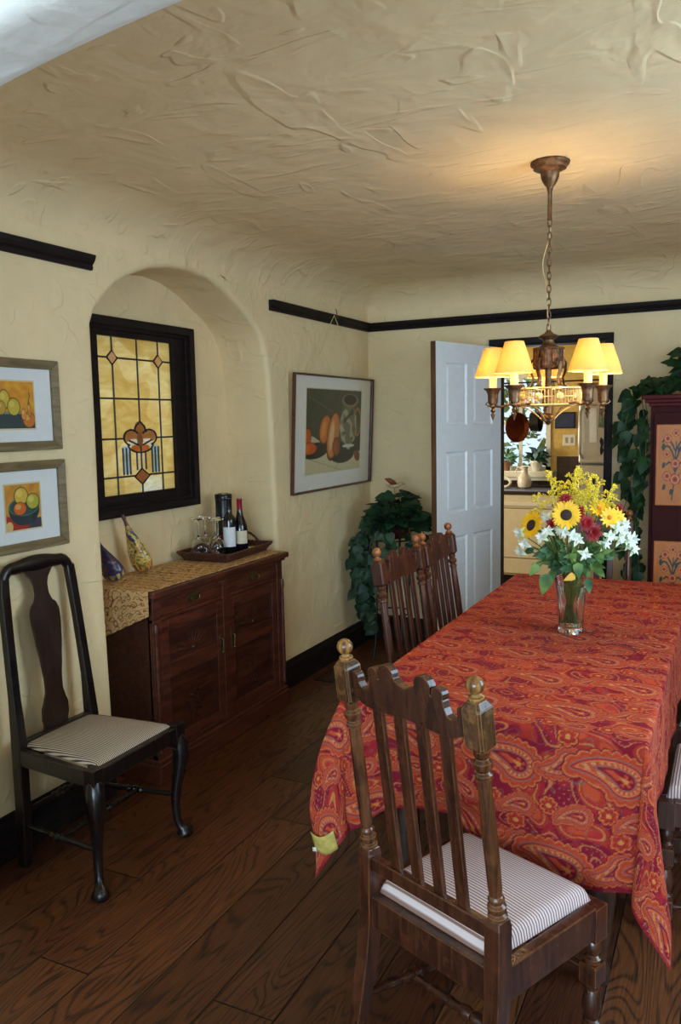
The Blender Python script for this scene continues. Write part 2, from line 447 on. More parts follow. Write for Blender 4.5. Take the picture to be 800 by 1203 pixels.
# arch outline of the niche, y-z, from lower near corner over the top to the lower far corner
def niche_pts(n=40):
    pts = [(NY0+.006, 0), (NY0+.004, .35), (NY0-.004, .8), (NY0-.008, 1.2), (NY0-.002, 1.6), (NY0-.002, 1.84)]
    key = [(2.573, 2.0), (2.60, 2.06), (2.665, 2.126), (2.73, 2.18), (2.804, 2.222), (2.948, 2.278), (3.102, 2.309), (3.272, 2.32), (3.40, 2.308), (3.491, 2.282), (3.58, 2.248), (3.651, 2.21), (3.76, 2.16), (3.854, 2.09), (3.905, 2.02), (3.935, 1.94), (3.953, 1.84)]
    pts += key + [(3.965, 1.6), (3.975, 1.4), (3.98, 1.2), (3.99, .9), (3.995, .5), (3.995, 0)]
    return pts
def wall_left():
    m_ = MB(); P = niche_pts(); n = len(P)
    def nrm(i):
        a = P[max(i-1, 0)]; b = P[min(i+1, n-1)]; t = (b[0]-a[0], b[1]-a[1]); L = math.hypot(*t); return (-t[1]/L, t[0]/L)
    R = .028; rings = []
    y0, y1, zt = -3.1, D+.02, 2.62
    # outer rectangle
    out = []
    for i, (y, z) in enumerate(P):
        if i <= 5: out.append((y0, z*1.0))
        elif i >= n-6: out.append((y1, z))
        else:
            t = (i-5)/(n-11.0); a, b = P[5], P[n-6]
            if t < .18: out.append((y0, 1.84+(zt-1.84)*t/.18))
            elif t > .82: out.append((y1, zt-(zt-1.6)*(t-.82)/.18))
            else: out.append((y0+(y1-y0)*(t-.18)/.64, zt))
    mid = []
    for i, (y, z) in enumerate(P):
        nx = nrm(i); mid.append((y+nx[0]*.06, max(z+nx[1]*.06, 0) if 0 < i < n-1 else 0))
    rings.append([(0, y, z) for y, z in out])
    rings.append([(0, y, z) for y, z in mid])
    for k in range(0, 6):
        a = k/5*PI/2
        ring = []
        for i, (y, z) in enumerate(P):
            nx = nrm(i); off = R*(1-math.sin(a)); dx = -R*(1-math.cos(a))
            ring.append((dx, y+nx[0]*off, max(z+nx[1]*off, 0) if 0 < i < n-1 else 0))
        rings.append(ring)
    for dx in (-.10, -.2, -ND): rings.append([(dx, y, z) for y, z in P])
    # rounded meeting of reveal and back wall
    vs = [p for r in rings for p in r]; fs = []
    for r in range(len(rings)-1):
        for i in range(n-1): a = r*n+i; fs.append((a, a+1, a+1+n, a+n))
    m_.add(vs, fs)
    # back wall of the niche around the window opening
    wy0, wy1, wz0, wz1 = 2.765, 3.62, 1.15, 2.093
    yb0, yb1 = 2.53, 4.03
    for (a, b, c, d) in ((yb0, wy0, 0, 2.4), (wy1, yb1, 0, 2.4), (wy0, wy1, 0, wz0), (wy0, wy1, wz1, 2.4)):
        ny, nz = max(2, int((b-a)/.1)), max(2, int((d-c)/.1))
        m_.grid(ny, nz, lambda u, v, a=a, b=b, c=c, d=d: (-ND, a+(b-a)*u, c+(d-c)*v))
    for (a, b, c, d) in ((wy0, wy0, wz0, wz1), (wy1, wy1, wz0, wz1)): m_.add([(-ND, a, c), (-ND-.12, a, c), (-ND-.12, a, d), (-ND, a, d)], [(0, 1, 2, 3)])
    for z in (wz0, wz1): m_.add([(-ND, wy0, z), (-ND-.12, wy0, z), (-ND-.12, wy1, z), (-ND, wy1, z)], [(0, 1, 2, 3)])
    return struct(m_.build('wall_left', M['wall'], fix=False, angle=50))
wall_left()

# coved ceiling
def ceil_z(x, y):
    d = min(max(x, 0), max(XR-x, 0), max(D-y, 0), max(y-1.07, 0)*1.0+.0)
    d2 = min(max(x, 0), max(XR-x, 0), max(D-y, 0)); r = .165; rh = .27
    def drop(q): return r*(1-math.sqrt(max(1-(1-q/rh)**2, 0))) if q < rh else 0
    # smooth join of the two coves in the corner
    a, b = drop(min(max(x, 0), max(XR-x, 0))), drop(max(D-y, 0))
    return CEIL-min(r, (a**3+b**3)**(1/3))
def spaced(a, b, ends=(True, True), r=.25, n=14, big=.12):
    s = [0]; k = [r*(i/n)**2 for i in range(1, n+1)]
    xs = [a]+[a+q for q in k] if ends[0] else [a]
    ys = [b-q for q in reversed(k)]+[b] if ends[1] else [b]
    lo, hi = xs[-1], ys[0]; m_ = max(2, int((hi-lo)/big))
    return xs+[lo+(hi-lo)*i/m_ for i in range(1, m_)]+ys
xs = spaced(0, XR); ys = spaced(1.0, D, (False, True))
m_ = MB(); nx = len(xs); vs = [(x, y, ceil_z(x, y)) for y in ys for x in xs]
m_.add(vs, [(j*nx+i, j*nx+i+1, (j+1)*nx+i+1, (j+1)*nx+i) for j in range(len(ys)-1) for i in range(nx-1)])
struct(m_.build('ceiling', M['ceil'], fix=False, angle=60))
struct(MB().box(-.6, XR+1.8, -3.1, 1.0, 2.55, 2.6).build('ceiling_living_room', M['arch'], smooth=False))

# wall_near: thin plastered wall with the wide archway the camera looks through
def wall_near():
    m_ = MB(); n = 48; cx, a, z0, hh = 2.2, 1.45, 1.985, .26
    rings = {}
    def arch(i):
        t = -1+2*i/n; x = cx+a*math.sin(t*PI/2); return x, z0+hh*max(0, 1-((x-cx)/a)**2)**.5
    prof = []  # (y, outward offset) rounded edge
    Y0, Y1, R = .94, 1.09, .035
    for k in range(7): q = k/6*PI/2; prof.append((Y0+R*(1-math.sin(PI/2-q)) if False else Y0+R-R*math.cos(q), R-R*math.sin(q)))
    for k in range(7): q = k/6*PI/2; prof.append((Y1-R+R*math.sin(q), R-R*math.cos(q)))
    pts = [(.75, 0), (.75, .7), (.75, 1.4)]+[arch(i) for i in range(n+1)]+[(3.65, 1.4), (3.65, .7), (3.65, 0)]
    N = len(pts)
    def off(i, o):
        x, z = pts[i]
        if i < 3: return (x-o, z)
        if i >= N-3: return (x+o, z)
        t = ((x-cx)/a, (z-z0)/hh*.4+.15); L = math.hypot(*t); return (x+t[0]/L*o, z+t[1]/L*o)
    ring0 = [(x if 3 <= i < N-3 else (-.6 if i < 3 else XR+1.8), Y0, (2.6 if 3 <= i < N-3 else pts[i][1])) for i, (x, z) in enumerate(pts)]
    R_ = [ring0]+[[(off(i, o)[0], y, off(i, o)[1]) for i in range(N)] for (y, o) in prof]
    R_.append([(p[0], Y1, p[2]) for p in ring0])
    vs = [p for r in R_ for p in r]; fs = [(r*N+i, r*N+i+1, (r+1)*N+i+1, (r+1)*N+i) for r in range(len(R_)-1) for i in range(N-1)]
    fs += [(0, 2, 3)] if False else []
    m_.add(vs, fs); return struct(m_.build('wall_near', M['arch'], fix=False, angle=60))
wall_near()

# far wall with the doorway to the kitchen
DX0, DX1, DZ = .935, 1.635, 2.065
m_ = MB()
for (a, b, c, d) in ((-.02, DX0, 0, 2.6), (DX1, XR+.1, 0, 2.6), (DX0, DX1, DZ, 2.6)):
    m_.grid(max(3, int((b-a)/.1)), max(3, int((d-c)/.1)), lambda u, v, a=a, b=b, c=c, d=d: (a+(b-a)*u, D, c+(d-c)*v), flip=True)
m_.box(DX0-.03, DX0, D+.001, D+.14, 0, DZ); m_.box(DX1, DX1+.03, D+.001, D+.14, 0, DZ)
struct(m_.build('wall_far', M['wall'], fix=False))
# right wall with dining window, behind the frame of the picture
m_ = MB()
for (a, b, c, d) in ((.95, 1.6, 0, 2.6), (3.3, D+.02, 0, 2.6), (1.6, 3.3, 0, .85), (1.6, 3.3, 2.15, 2.6)):
    m_.box(XR, XR+.12, a, b, c, d)
struct(m_.build('wall_right', M['wall'], smooth=False))
w = struct(MB().box(XR+.02, XR+.07, 1.6, 3.3, .85, .9).box(XR+.02, XR+.07, 1.6, 3.3, 2.1, 2.15).box(XR+.02, XR+.07, 1.6, 1.66, .9, 2.1).box(XR+.02, XR+.07, 3.24, 3.3, .9, 2.1).box(XR+.02, XR+.07, 2.42, 2.48, .9, 2.1).build('window_2', M['trim'], smooth=False))
MB().box(XR+.04, XR+.045, 1.66, 3.24, .9, 2.1).build('pane', M['clear'], w, smooth=False)
# living room shell behind the camera
m_ = MB()
for (a, b, c, d) in ((-.6, 1.0, 0, 2.6), (4.2, XR+1.8, 0, 2.6), (1.0, 4.2, 0, .55), (1.0, 4.2, 2.35, 2.6)): m_.box(a, b, -3.1, -3.0, c, d)
struct(m_.build('wall_living_back', M['arch'], smooth=False))
struct(MB().box(XR+1.7, XR+1.8, -3.0, .9, 0, 2.6).build('wall_living_right', M['arch'], smooth=False))
w = struct(MB().box(1.0, 4.2, -3.06, -3.02, .55, .61).box(1.0, 4.2, -3.06, -3.02, 2.29, 2.35).box(1.0, 1.06, -3.06, -3.02, .61, 2.29).box(4.14, 4.2, -3.06, -3.02, .61, 2.29).box(2.0, 2.05, -3.06, -3.02, .61, 2.29).box(3.1, 3.15, -3.06, -3.02, .61, 2.29).build('window_3', M['white'], smooth=False))
MB().box(1.06, 4.14, -3.045, -3.04, .61, 2.29).build('pane', M['clear'], w, smooth=False)

# picture rails (trim_1..3), moulded profile
def rail(name, a, b, axis, out):
    prof = [(0, -.028), (.012, -.028), (.016, -.018), (.013, -.008), (.022, .0), (.030, .012), (.034, .024), (.034, .030), (0, .030)]
    m_ = MB()
    if axis == 'y': poly = [(q, ZR+z) for q, z in prof]; m_.prism(poly, a, b, axis=1)
    else: m_.prism([(D-q, ZR+z) for q, z in prof], a, b, axis=0)
    return struct(m_.build(name, M['trim'], smooth=False))
rail('trim_1', 1.05, 2.578, 'y', 1); rail('trim_2', 3.975, D, 'y', 1); rail('trim_3', .0, XR, 'x', 1)
# baseboards
def bboard(name, m_): return struct(m_.build(name, M['trim'], bevel=.003, smooth=False))
bp = [(0, 0), (.018, 0), (.018, .135), (.012, .15), (.010, .163), (.004, .17), (0, .17)]
struct(MB().prism(bp, 1.03, NY0-.02, axis=1).build('baseboard_left', M['trim'], smooth=False))
struct(MB().prism(bp, 4.02, D, axis=1).build('baseboard_left_far', M['trim'], smooth=False))
for nm, a, b in (('baseboard_far', .018, DX0-.055), ('baseboard_far_right', DX1+.04, XR)):
    struct(MB().prism([(D-q, z) for q, z in bp], a, b, axis=0).build(nm, M['trim'], smooth=False))
# door casing
m_ = MB(); T = .038
m_.box(DX0-.052, DX0-.0, D-.02, D, 0, DZ+T); m_.box(DX1, DX1+T, D-.02, D, 0, DZ+T); m_.box(DX0-.052, DX1+T, D-.022, D, DZ, DZ+T)
m_.box(DX0, DX0+.012, D-.015, D+.14, 0, DZ-.012); m_.box(DX1-.012, DX1, D-.015, D+.14, 0, DZ-.012); m_.box(DX0, DX1, D-.015, D+.14, DZ-.012, DZ)
struct(m_.build('trim_4', M['trim'], bevel=.003, smooth=False))

# open six-panel door
def door():
    w_, h_, t_ = .742, 2.04, .035
    dr = bpy.data.objects.new('door_1', None); COL.objects.link(dr); dr['kind'] = 'structure'
    dr.location = (DX0+.03, D-.02, .008)
    d = Vector((.762-dr.location.x, 4.60-dr.location.y)); dr.rotation_euler = (0, 0, math.atan2(d.y, d.x))
    # local x from hinge to free edge, panels on the face +y
    st, rl = .105, .11
    cols = [(st, w_/2-.035), (w_/2+.035, w_-st)]
    rows = [(.20, .80), (.99, 1.52), (1.67, 1.92)]
    rows = [(.22, .85), (1.0, 1.38), (1.54, 1.92)]
    m_ = MB(); xs_ = [0, cols[0][0], cols[0][1], cols[1][0], cols[1][1], w_]; zs_ = [0]+[q for r in rows for q in r]+[h_]
    for i in range(5):
        for j in range(7):
            if i in (1, 3) and j in (1, 3, 5): continue
            m_.add([(xs_[i], 0, zs_[j]), (xs_[i+1], 0, zs_[j]), (xs_[i+1], 0, zs_[j+1]), (xs_[i], 0, zs_[j+1])], [(0, 1, 2, 3)])
            m_.add([(xs_[i], -t_, zs_[j]), (xs_[i+1], -t_, zs_[j]), (xs_[i+1], -t_, zs_[j+1]), (xs_[i], -t_, zs_[j+1])], [(3, 2, 1, 0)])
    for (a, b) in cols:
        for (c, e) in rows:
            for s_, y0 in ((1, 0), (-1, -t_)):
                def ring(q, dy): return [(a+q, y0-s_*dy, c+q), (b-q, y0-s_*dy, c+q), (b-q, y0-s_*dy, e-q), (a+q, y0-s_*dy, e-q)]
                rs = [ring(0, 0), ring(.010, .010), ring(.016, .010), ring(.032, .004)]
                vs = [p for r in rs for p in r]; fs = [(4*k+i, 4*k+(i+1) % 4, 4*k+4+(i+1) % 4, 4*k+4+i) for k in range(3) for i in range(4)]+[(12, 13, 14, 15)]
                m_.add(vs, fs)
    m_.build('door_panel_board', M['white'], dr, smooth=False)
    e = MB().add([(w_, 0, 0), (w_, -t_, 0), (w_, -t_, h_), (w_, 0, h_)], [(0, 1, 2, 3)]); e.add([(0, 0, h_), (w_, 0, h_), (w_, -t_, h_), (0, -t_, h_)], [(0, 1, 2, 3)])
    e.box(w_, w_+.003, -t_, 0, 0, h_)
    o = e.build('door_edge', M['edge'], dr, smooth=False); o['label'] = 'bare brown wood door edge'
door()

# stained glass window (window_1)
WIN = (2.765, 3.62, 1.15, 2.093)
def stained():
    y0, y1, z0, z1 = WIN; x = -ND-.01
    root = bpy.data.objects.new('window_1', None); COL.objects.link(root); root['kind'] = 'structure'; root.location = (x, y0, z0)
    Wd, Hd = y1-y0, z1-z0
    def frame(a, b, c, d, w_, x0, x1, name, w2=None, top=None, bot=None):
        w2 = w2 or w_; top = top or w_; bot = bot or w_
        m_ = MB().box(x0, x1, a, a+w_, c, d).box(x0, x1, b-w2, b, c, d).box(x0, x1, a+w_, b-w2, c, c+bot).box(x0, x1, a+w_, b-w2, d-top, d)
        return m_.build(name, M['trim'], root, bevel=.004, smooth=False)
    frame(0, Wd, 0, Hd, .04, -.02, .055, 'window_frame')
    frame(.018, Wd-.018, .018, Hd-.018, .04, -.02, .035, 'inner_moulding')
    ga, gb, gc, gd = .018, Wd-.145, .10, Hd-.082
    frame(.05, Wd-.05, .03, Hd-.03, .10, -.03, .02, 'sash', top=.055, bot=.072)
    ga, gb, gc, gd = .145, Wd-.15, .10, Hd-.085
    n_ = NT('opalescent_glass', .15, 0, .5)
    a = n_.node('ShaderNodeVertexColor', layer_name='paint')
    sw = n_.noise(n_.vec(scale=(1, 5, 16)), 1.0, 4, .6, 1.2)
    c = n_.mix(n_.rng(sw, .35, .7), n_.mix(1.0, a.outputs[0], (.80, .66, .42, 1), 'MULTIPLY'), a.outputs[0])
    n_.color(c)
    tr = n_.node('ShaderNodeBsdfTranslucent'); n_.put(tr.inputs[0], c); mx = n_.node('ShaderNodeMixShader'); mx.inputs[0].default_value = .6
    n_.t.links.new(n_.b.outputs[0], mx.inputs[1]); n_.t.links.new(tr.outputs[0], mx.inputs[2]); n_.t.links.new(mx.outputs[0], n_.t.nodes['Material Output'].inputs[0])
    w_, h_ = gb-ga, gd-gc
    # positions of the cames (fractions)
    vy = [.19, .52, .80]; hz = [.105, .33, .56, .80]
    mcx, mcz = .52, .0
    def P(u, v): return (ga+u*w_, gc+v*h_)
    def col(u, v):
        C = np.tile(np.array([196., 166., 96.]), (len(u), 1))
        C = over(C, (wnoise(u, v*1.6, 9, 3) > .15)*.5, (224, 204, 150))
        C = over(C, ((u > .52) & (u < .80) & (v < .105))*1., (216, 212, 186))
        C = over(C, ((u > .80) | (u < .19))*.35, (222, 202, 140))
        q = w_/h_
        # flower medallion
        def ell(cu, cv, ru, rv): return (((u-cu)/ru)**2+((v-cv)/rv)**2 < 1)*1.
        C = over(C, ell(.53, .415, .075, .055), (126, 80, 44))
        for s_ in (-1, 1): C = over(C, ell(.53+s_*.12, .375, .10, .045), (136, 90, 54)); C = over(C, ell(.53+s_*.09, .325, .08, .032), (190, 180, 160))
        C = over(C, ell(.53, .295, .13, .026), (156, 84, 38)); C = over(C, ell(.53, .345, .04, .05), (100, 66, 44))
        C = over(C, ((abs(u-.53) < .055) & (v > .15) & (v < .27))*1., (200, 180, 146))
        C = over(C, ((abs(abs(u-.53)-.195) < .05) & (v > .13) & (v < .31))*1., (140, 158, 162))
        C = over(C, (abs(u-.53)/.10+abs(v-.108)/.052 < 1)*1., (128, 78, 44))
        for cu in (.21, .82): C = over(C, (abs(u-cu)/.075+abs(v-.87)/.05 < 1)*1., (176, 132, 92))
        return C
    paint_grid('stained_glass', 110, 180, lambda u, v: (np.zeros_like(u)-.002, ga+u*w_, gc+v*h_), col, n_.m, root)
    L = MB(); r = .0046
    def ln(*pts): L.tube([(0.002, *P(*p)) for p in pts], r, 6)
    dia = .87; dw, dh = .066, .045; mc = .53
    ln((0, .115), (mc-.09, .115)); ln((mc+.09, .115), (1, .115)); ln((0, .36), (mc-.22, .36)); ln((mc+.22, .36), (1, .36)); ln((0, .615), (1, .615))
    ln((0, dia), (.21-dw, dia)); ln((.21+dw, dia), (.82-dw, dia)); ln((.82+dw, dia), (1, dia))
    for u in (.21, .82):
        ln((u, 0), (u, dia-dh)); ln((u, dia+dh), (u, 1)); ln((u-dw, dia), (u, dia+dh), (u+dw, dia), (u, dia-dh), (u-dw, dia))
    ln((mc, .47), (mc, 1)); ln((mc, 0), (mc, .06))
    for s_ in (-1, 1):
        ln((mc, .47), (mc+s_*.06, .435), (mc+s_*.08, .40))
        ln(*[(mc+s_*(.12+.10*math.cos(a)), .365+.05*math.sin(a)) for a in np.linspace(-1.3, 2.6, 12)])
        ln((mc+s_*.03, .315), (mc+s_*.15, .345)); ln(*[(mc+s_*.17*math.cos(a), .32-.055*math.sin(a)) for a in np.linspace(0, 1.57, 7)])
        for q in (.15, .195, .24): ln((mc+s_*q, .30), (mc+s_*q, .125))
        ln((mc+s_*.06, .265), (mc+s_*.06, .15)); ln((mc, .16), (mc+s_*.10, .108), (mc, .055))
    ln((mc, .31), (mc, .16))
    L.build('lead_cames', M['lead'], root)
    # sill stain line of the reveal
    return root
stained()

# ================================================================== LOW FLOOR VENT
t = thing('floor_vent', 'dark metal floor grille set in planks beside left baseboard', 'floor vent', (.14, 4.42, 0))
MB().box(-.06, .06, -.16, .16, .0005, .005).build('vent_frame', M['iron'], t, smooth=False, bevel=.001)
m_ = MB()
for i in range(11): y = -.14+i*.028; m_.box(-.045, .045, y-.004, y+.004, .005, .008)
m_.build('slat', M['bronze'], t, smooth=False)

# ================================================================== TABLE
TX0, TX1, TY0, TY1, TZ = 1.368, 2.192, 2.05, 4.14, .78
t = thing('dining_table', 'long dark oak dining table hidden under the paisley cloth', 'table', ((TX0+TX1)/2, (TY0+TY1)/2, 0))
hx, hy = (TX1-TX0)/2-.004, (TY1-TY0)/2-.004
MB().box(-hx, hx, -hy, hy, .735, .772).build('tabletop', M['table'], t, bevel=.006, smooth=False)
MB().box(-hx+.10, hx-.10, -hy+.12, -hy+.14, .65, .735).box(-hx+.10, hx-.10, hy-.14, hy-.12, .65, .735).box(-hx+.08, -hx+.10, -hy+.12, hy-.12, .65, .735).box(hx-.10, hx-.08, -hy+.12, hy-.12, .65, .735).build('apron', M['table'], t, smooth=False)
for sx in (-1, 1):
    for sy in (-1, 1):
        MB().lathe([(.03, 0), (.035, .03), (.022, .06), (.03, .12), (.045, .25), (.04, .38), (.025, .48), (.032, .52), (.032, .56)], 20, sx*(hx-.12), sy*(hy-.16)).frustum([(.56, .035, .035, sx*(hx-.12), sy*(hy-.16)), (.735, .035, .035, sx*(hx-.12), sy*(hy-.16))]).build('leg', M['table'], t)

# ---- paisley cloth
def cloth():
    Wt, Lt, o = TX1-TX0, TY1-TY0, .40
    A = np.arange(-o, Wt+o+.001, .0031)
    B = [-o]
    while B[-1] < Lt+o:
        B.append(B[-1]+.0029+.0022*max(0, B[-1]+.05))
    B = np.array(B); B = (B+o)/(B[-1]+o)*(Lt+2*o)-o
    nu, nv = len(A), len(B)
    a, b = np.meshgrid(A, B); a = a.ravel(); b = b.ravel()
    ea = np.where(a < 0, -a, np.where(a > Wt, a-Wt, 0)); sa = np.where(a < 0, -1., 1.)
    eb = np.where(b < 0, -b, np.where(b > Lt, b-Lt, 0)); sb = np.where(b < 0, -1., 1.)
    ca, cb = np.clip(a, 0, Wt), np.clip(b, 0, Lt)
    R = .010
    def arc(e):  # distance over the edge -> (outward, down)
        q = np.clip(e/R, 0, PI/2); return R*np.sin(q), R*(1-np.cos(q))+np.maximum(e-R*PI/2, 0)
    x = ca.copy(); y = cb.copy(); z = np.zeros_like(a)
    # --- one-sided drapes
    m1 = (ea == 0) & (eb > 0); m2 = (eb == 0) & (ea > 0)
    # front / back
    mid = np.exp(-((ca-.33)/.20)**2*.8)
    front = (sb < 0)
    k = np.where(front, 1-.25*sstep(ca, .0, .16)*(1-sstep(ca, .30, .42)), 1-.28*sstep(ca, .05, .2)*(1-sstep(ca, Wt-.2, Wt-.05)))
    e = eb*k; ou, dn = arc(e)
    dc = np.minimum(ca, Wt-ca); w_ = sstep(dc, 0, .14)
    rip = w_*(.012*np.sin(ca*19+1.0)+.007*np.sin(ca*41+2))*(e/o)+.02*w_*(e/o)
    out = ou+rip
    push = np.where(front, .062*np.exp(-((ca-.35)/.13)**2)*sstep(dn, .20, .30), 0)
    y = np.where(m1, cb+sb*out+push, y); z = np.where(m1, -dn, z)
    e = ea*(1-.28*np.where(sa > 0, sstep(cb, .02, .22), sstep(cb, .25, .55))); ou, dn = arc(e); dc = np.minimum(cb, Lt-cb); w_ = sstep(dc, 0, .16)*.35
    rip = w_*(.018*np.sin(cb*15+.6)+.009*np.sin(cb*37))*(e/o)+.03*w_*(e/o)
    x = np.where(m2, ca+sa*(ou+rip), x); z = np.where(m2, -dn, z)
    # --- hanging corners: pleated flaps
    m3 = (ea > 0) & (eb > 0)
    r = np.hypot(ea, eb); ph = np.arctan2(ea, eb)     # 0 at the front, 90 deg at the side
    r0 = np.maximum(r-.0, 0); ou, dn = arc(r0)
    s2 = np.sin(2*ph); s4 = np.sin(4*ph)
    diag = .30*s2**1.3*r0
    lat1 = np.where(ph < PI/4, s4, 0)*.13*r0; lat2 = np.where(ph >= PI/4, -s4, 0)*.13*r0
    hx_ = sa*(diag*np.where(sa > 0, .42, .72)+ou*np.sin(ph)) - sa*lat1*.9 + sa*lat2*.25
    hy_ = sb*(diag*.45+ou*np.cos(ph)) + sb*lat1*.35 - sb*lat2*.9
    left = (sa < 0) & (sb < 0)
    curl = np.where(left, sstep(r0, .34, .57)*.06, 0)
    hx_ = hx_ + np.where(left, -.028*np.sin(np.clip(r0/.42, 0, 1)*PI)*s2, 0) + curl
    z = np.where(m3, -dn*(1-.06*s2), z)
    x = np.where(m3, ca+hx_, x); y = np.where(m3, cb+hy_, y)
    # faint lie-of-cloth waves on top
    top = (ea == 0) & (eb == 0)
    z = z+np.where(top, .0012*(wnoise(a, b, 16, 5)+1), 0)
    X = TX0+x; Y = TY0+y; Z = TZ+z-.004
    # ---- woven paisley pattern
    def pal(): return dict(bur=(126, 24, 42), red=(164, 40, 44), org=(180, 70, 42), dor=(158, 48, 38), gold=(190, 124, 66), gry=(116, 104, 92), tan=(186, 126, 88))
    P = pal()
    f = wnoise(a, b, 40, 11, 6); g = wnoise(a, b, 62, 21, 6)
    C = np.tile(np.array(P['bur'], float), (len(a), 1))
    C = over(C, sstep(f, .02, .08), P['dor']); C = over(C, sstep(f, .34, .40), P['org']); C = over(C, sstep(-g, .30, .36)*.7, P['red'])
    def line(q, k, w0, w1): fr = np.abs(((q*k) % 1)-.5); return 1-sstep(fr, w0, w1)
    C = over(C, line(f, 2.4, .035, .10)*.85, P['gold']); C = over(C, line(g, 1.9, .02, .07)*.5, P['gry'])
    C = over(C, sstep(np.sin(a*260)*np.sin(b*260), .72, .9)*(f < -.1)*.7, P['tan'])
    def paisley(cx, cy, S, rot, mir):
        nonlocal C
        dx, dy = a-cx, b-cy; idx = np.nonzero((np.abs(dx) < S*1.3) & (np.abs(dy) < S*1.3))[0]
        if not len(idx): return
        c, s = math.cos(rot), math.sin(rot); px = (c*dx[idx]+s*dy[idx])*mir/S; py = (-s*dx[idx]+c*dy[idx])/S
        best = np.full(len(idx), 9.); bt = np.zeros(len(idx))
        for t in np.linspace(0, 1, 26):
            ang = t*1.5; sx, sy = -.28+.95*t*math.cos(ang*.30), .95*t*t*.5*1.1
            rr = .31*(1-t)**.75+.012
            d = np.hypot(px-sx, py-sy)-rr
            mk = d < best; best[mk] = d[mk]; bt[mk] = t
        an = np.arctan2(py, px+.28); q = .0016/S
        def lt(x, v): return sstep(-x, -v-q, -v+q)
        sc = np.abs(np.sin(an*7+bt*9)); rim = best-.06*sc
        c2 = C[idx]
        c2 = over(c2, lt(rim, .150), P['bur']); c2 = over(c2, lt(rim, .120), P['gold']); c2 = over(c2, lt(rim, .098), P['org'])
        c2 = over(c2, lt(np.abs(rim-.045), .012)*.7, P['dor'])
        c2 = over(c2, lt(best, .030), P['gry']); c2 = over(c2, lt(best, .008), P['red']); c2 = over(c2, lt(best, -.035), P['gold']); c2 = over(c2, lt(best, -.055), P['org'])
        c2 = over(c2, lt(np.abs(best+.095), .030)*sstep(np.sin(an*17+bt*26), -.1, .3), P['tan'])
        c2 = over(c2, lt(best, -.14), P['gry']); c2 = over(c2, lt(best, -.158), P['bur'])
        c2 = over(c2, lt(best, -.20)*sstep(np.sin(an*5), -.2, .2), P['org']); c2 = over(c2, lt(best, -.275), P['gold'])
        C[idx] = c2
    def flower(cx, cy, S, n):
        nonlocal C
        dx, dy = a-cx, b-cy; idx = np.nonzero((np.abs(dx) < S*1.3) & (np.abs(dy) < S*1.3))[0]
        if not len(idx): return
        rr = np.hypot(dx[idx], dy[idx])/S; an = np.arctan2(dy[idx], dx[idx]); pet = rr-(.75+.25*np.abs(np.sin(an*n/2)))
        c2 = C[idx]; c2 = over(c2, (pet < .2)*1., P['bur']); c2 = over(c2, sstep(-pet, -.1, -.02), P['gold']); c2 = over(c2, sstep(-pet, .0, .08), P['org']); c2 = over(c2, (pet < -.25)*1., P['bur'])
        c2 = over(c2, (pet < -.32)*1., P['dor']); c2 = over(c2, (rr < .28)*1., P['gold']); C[idx] = c2
    rr_ = random.Random(3)
    row = 0; y_ = -.34
    while y_ < Lt+.4:
        big = row % 2 == 0; step = .27 if big else .15
        x_ = -.46+(.135 if (row//2) % 2 else 0)+(.07 if not big else 0)
        while x_ < Wt+.45:
            if big: paisley(x_, y_, .135, 2.45, 1); paisley(x_+.145, y_-.012, .085, .9, -1); flower(x_+.155, y_+.072, .026, 6)
            else:
                paisley(x_, y_, .066, 2.9 if row % 4 == 1 else .3, 1 if row % 4 == 1 else -1); flower(x_+.085, y_+.01, .024, 8)
            x_ += step
        y_ += .128; row += 1
    # fine border band near the hem
    h = np.minimum(np.minimum(a+o, Wt+o-a), np.minimum(b+o, Lt+o-b))
    C = over(C, (h < .010)*.7, P['bur'])
    # grid -> mesh
    idx = {'a': a}
    def posf(u, v): return (X, Y, Z)
    def colf(u, v): return C
    t = paint_grid('tablecloth', nu, nv, posf, colf, M['cloth'], U=A, V=B)
    tag(t, 'orange and burgundy paisley tablecloth with pointed corners draped over dining table', 'tablecloth')
    # turned-up lining and the care tag at the left front corner
    bx, by = TX0-.072, TY0-.066
    q = MB().grid(10, 6, lambda u, v: (bx+.002+.075*u-.012*v, by-.006-.010*math.sin(u*3.1)-.006*v, .335+.055*v+.022*u-.015*math.sin(u*3)))
    o_ = q.build('turned_lining', plain('gold_lining', (184, 164, 84), .45, var=.2, scale=60), t, solid=.0015); o_['label'] = 'yellow gold lining of turned corner'
    o_ = MB().grid(3, 3, lambda u, v: (bx-.006+.016*u, by-.009, .328+.013*v+.004*u)).build('care_tag', M['paper'], t, solid=.0008); o_['label'] = 'small white tag'
cloth()

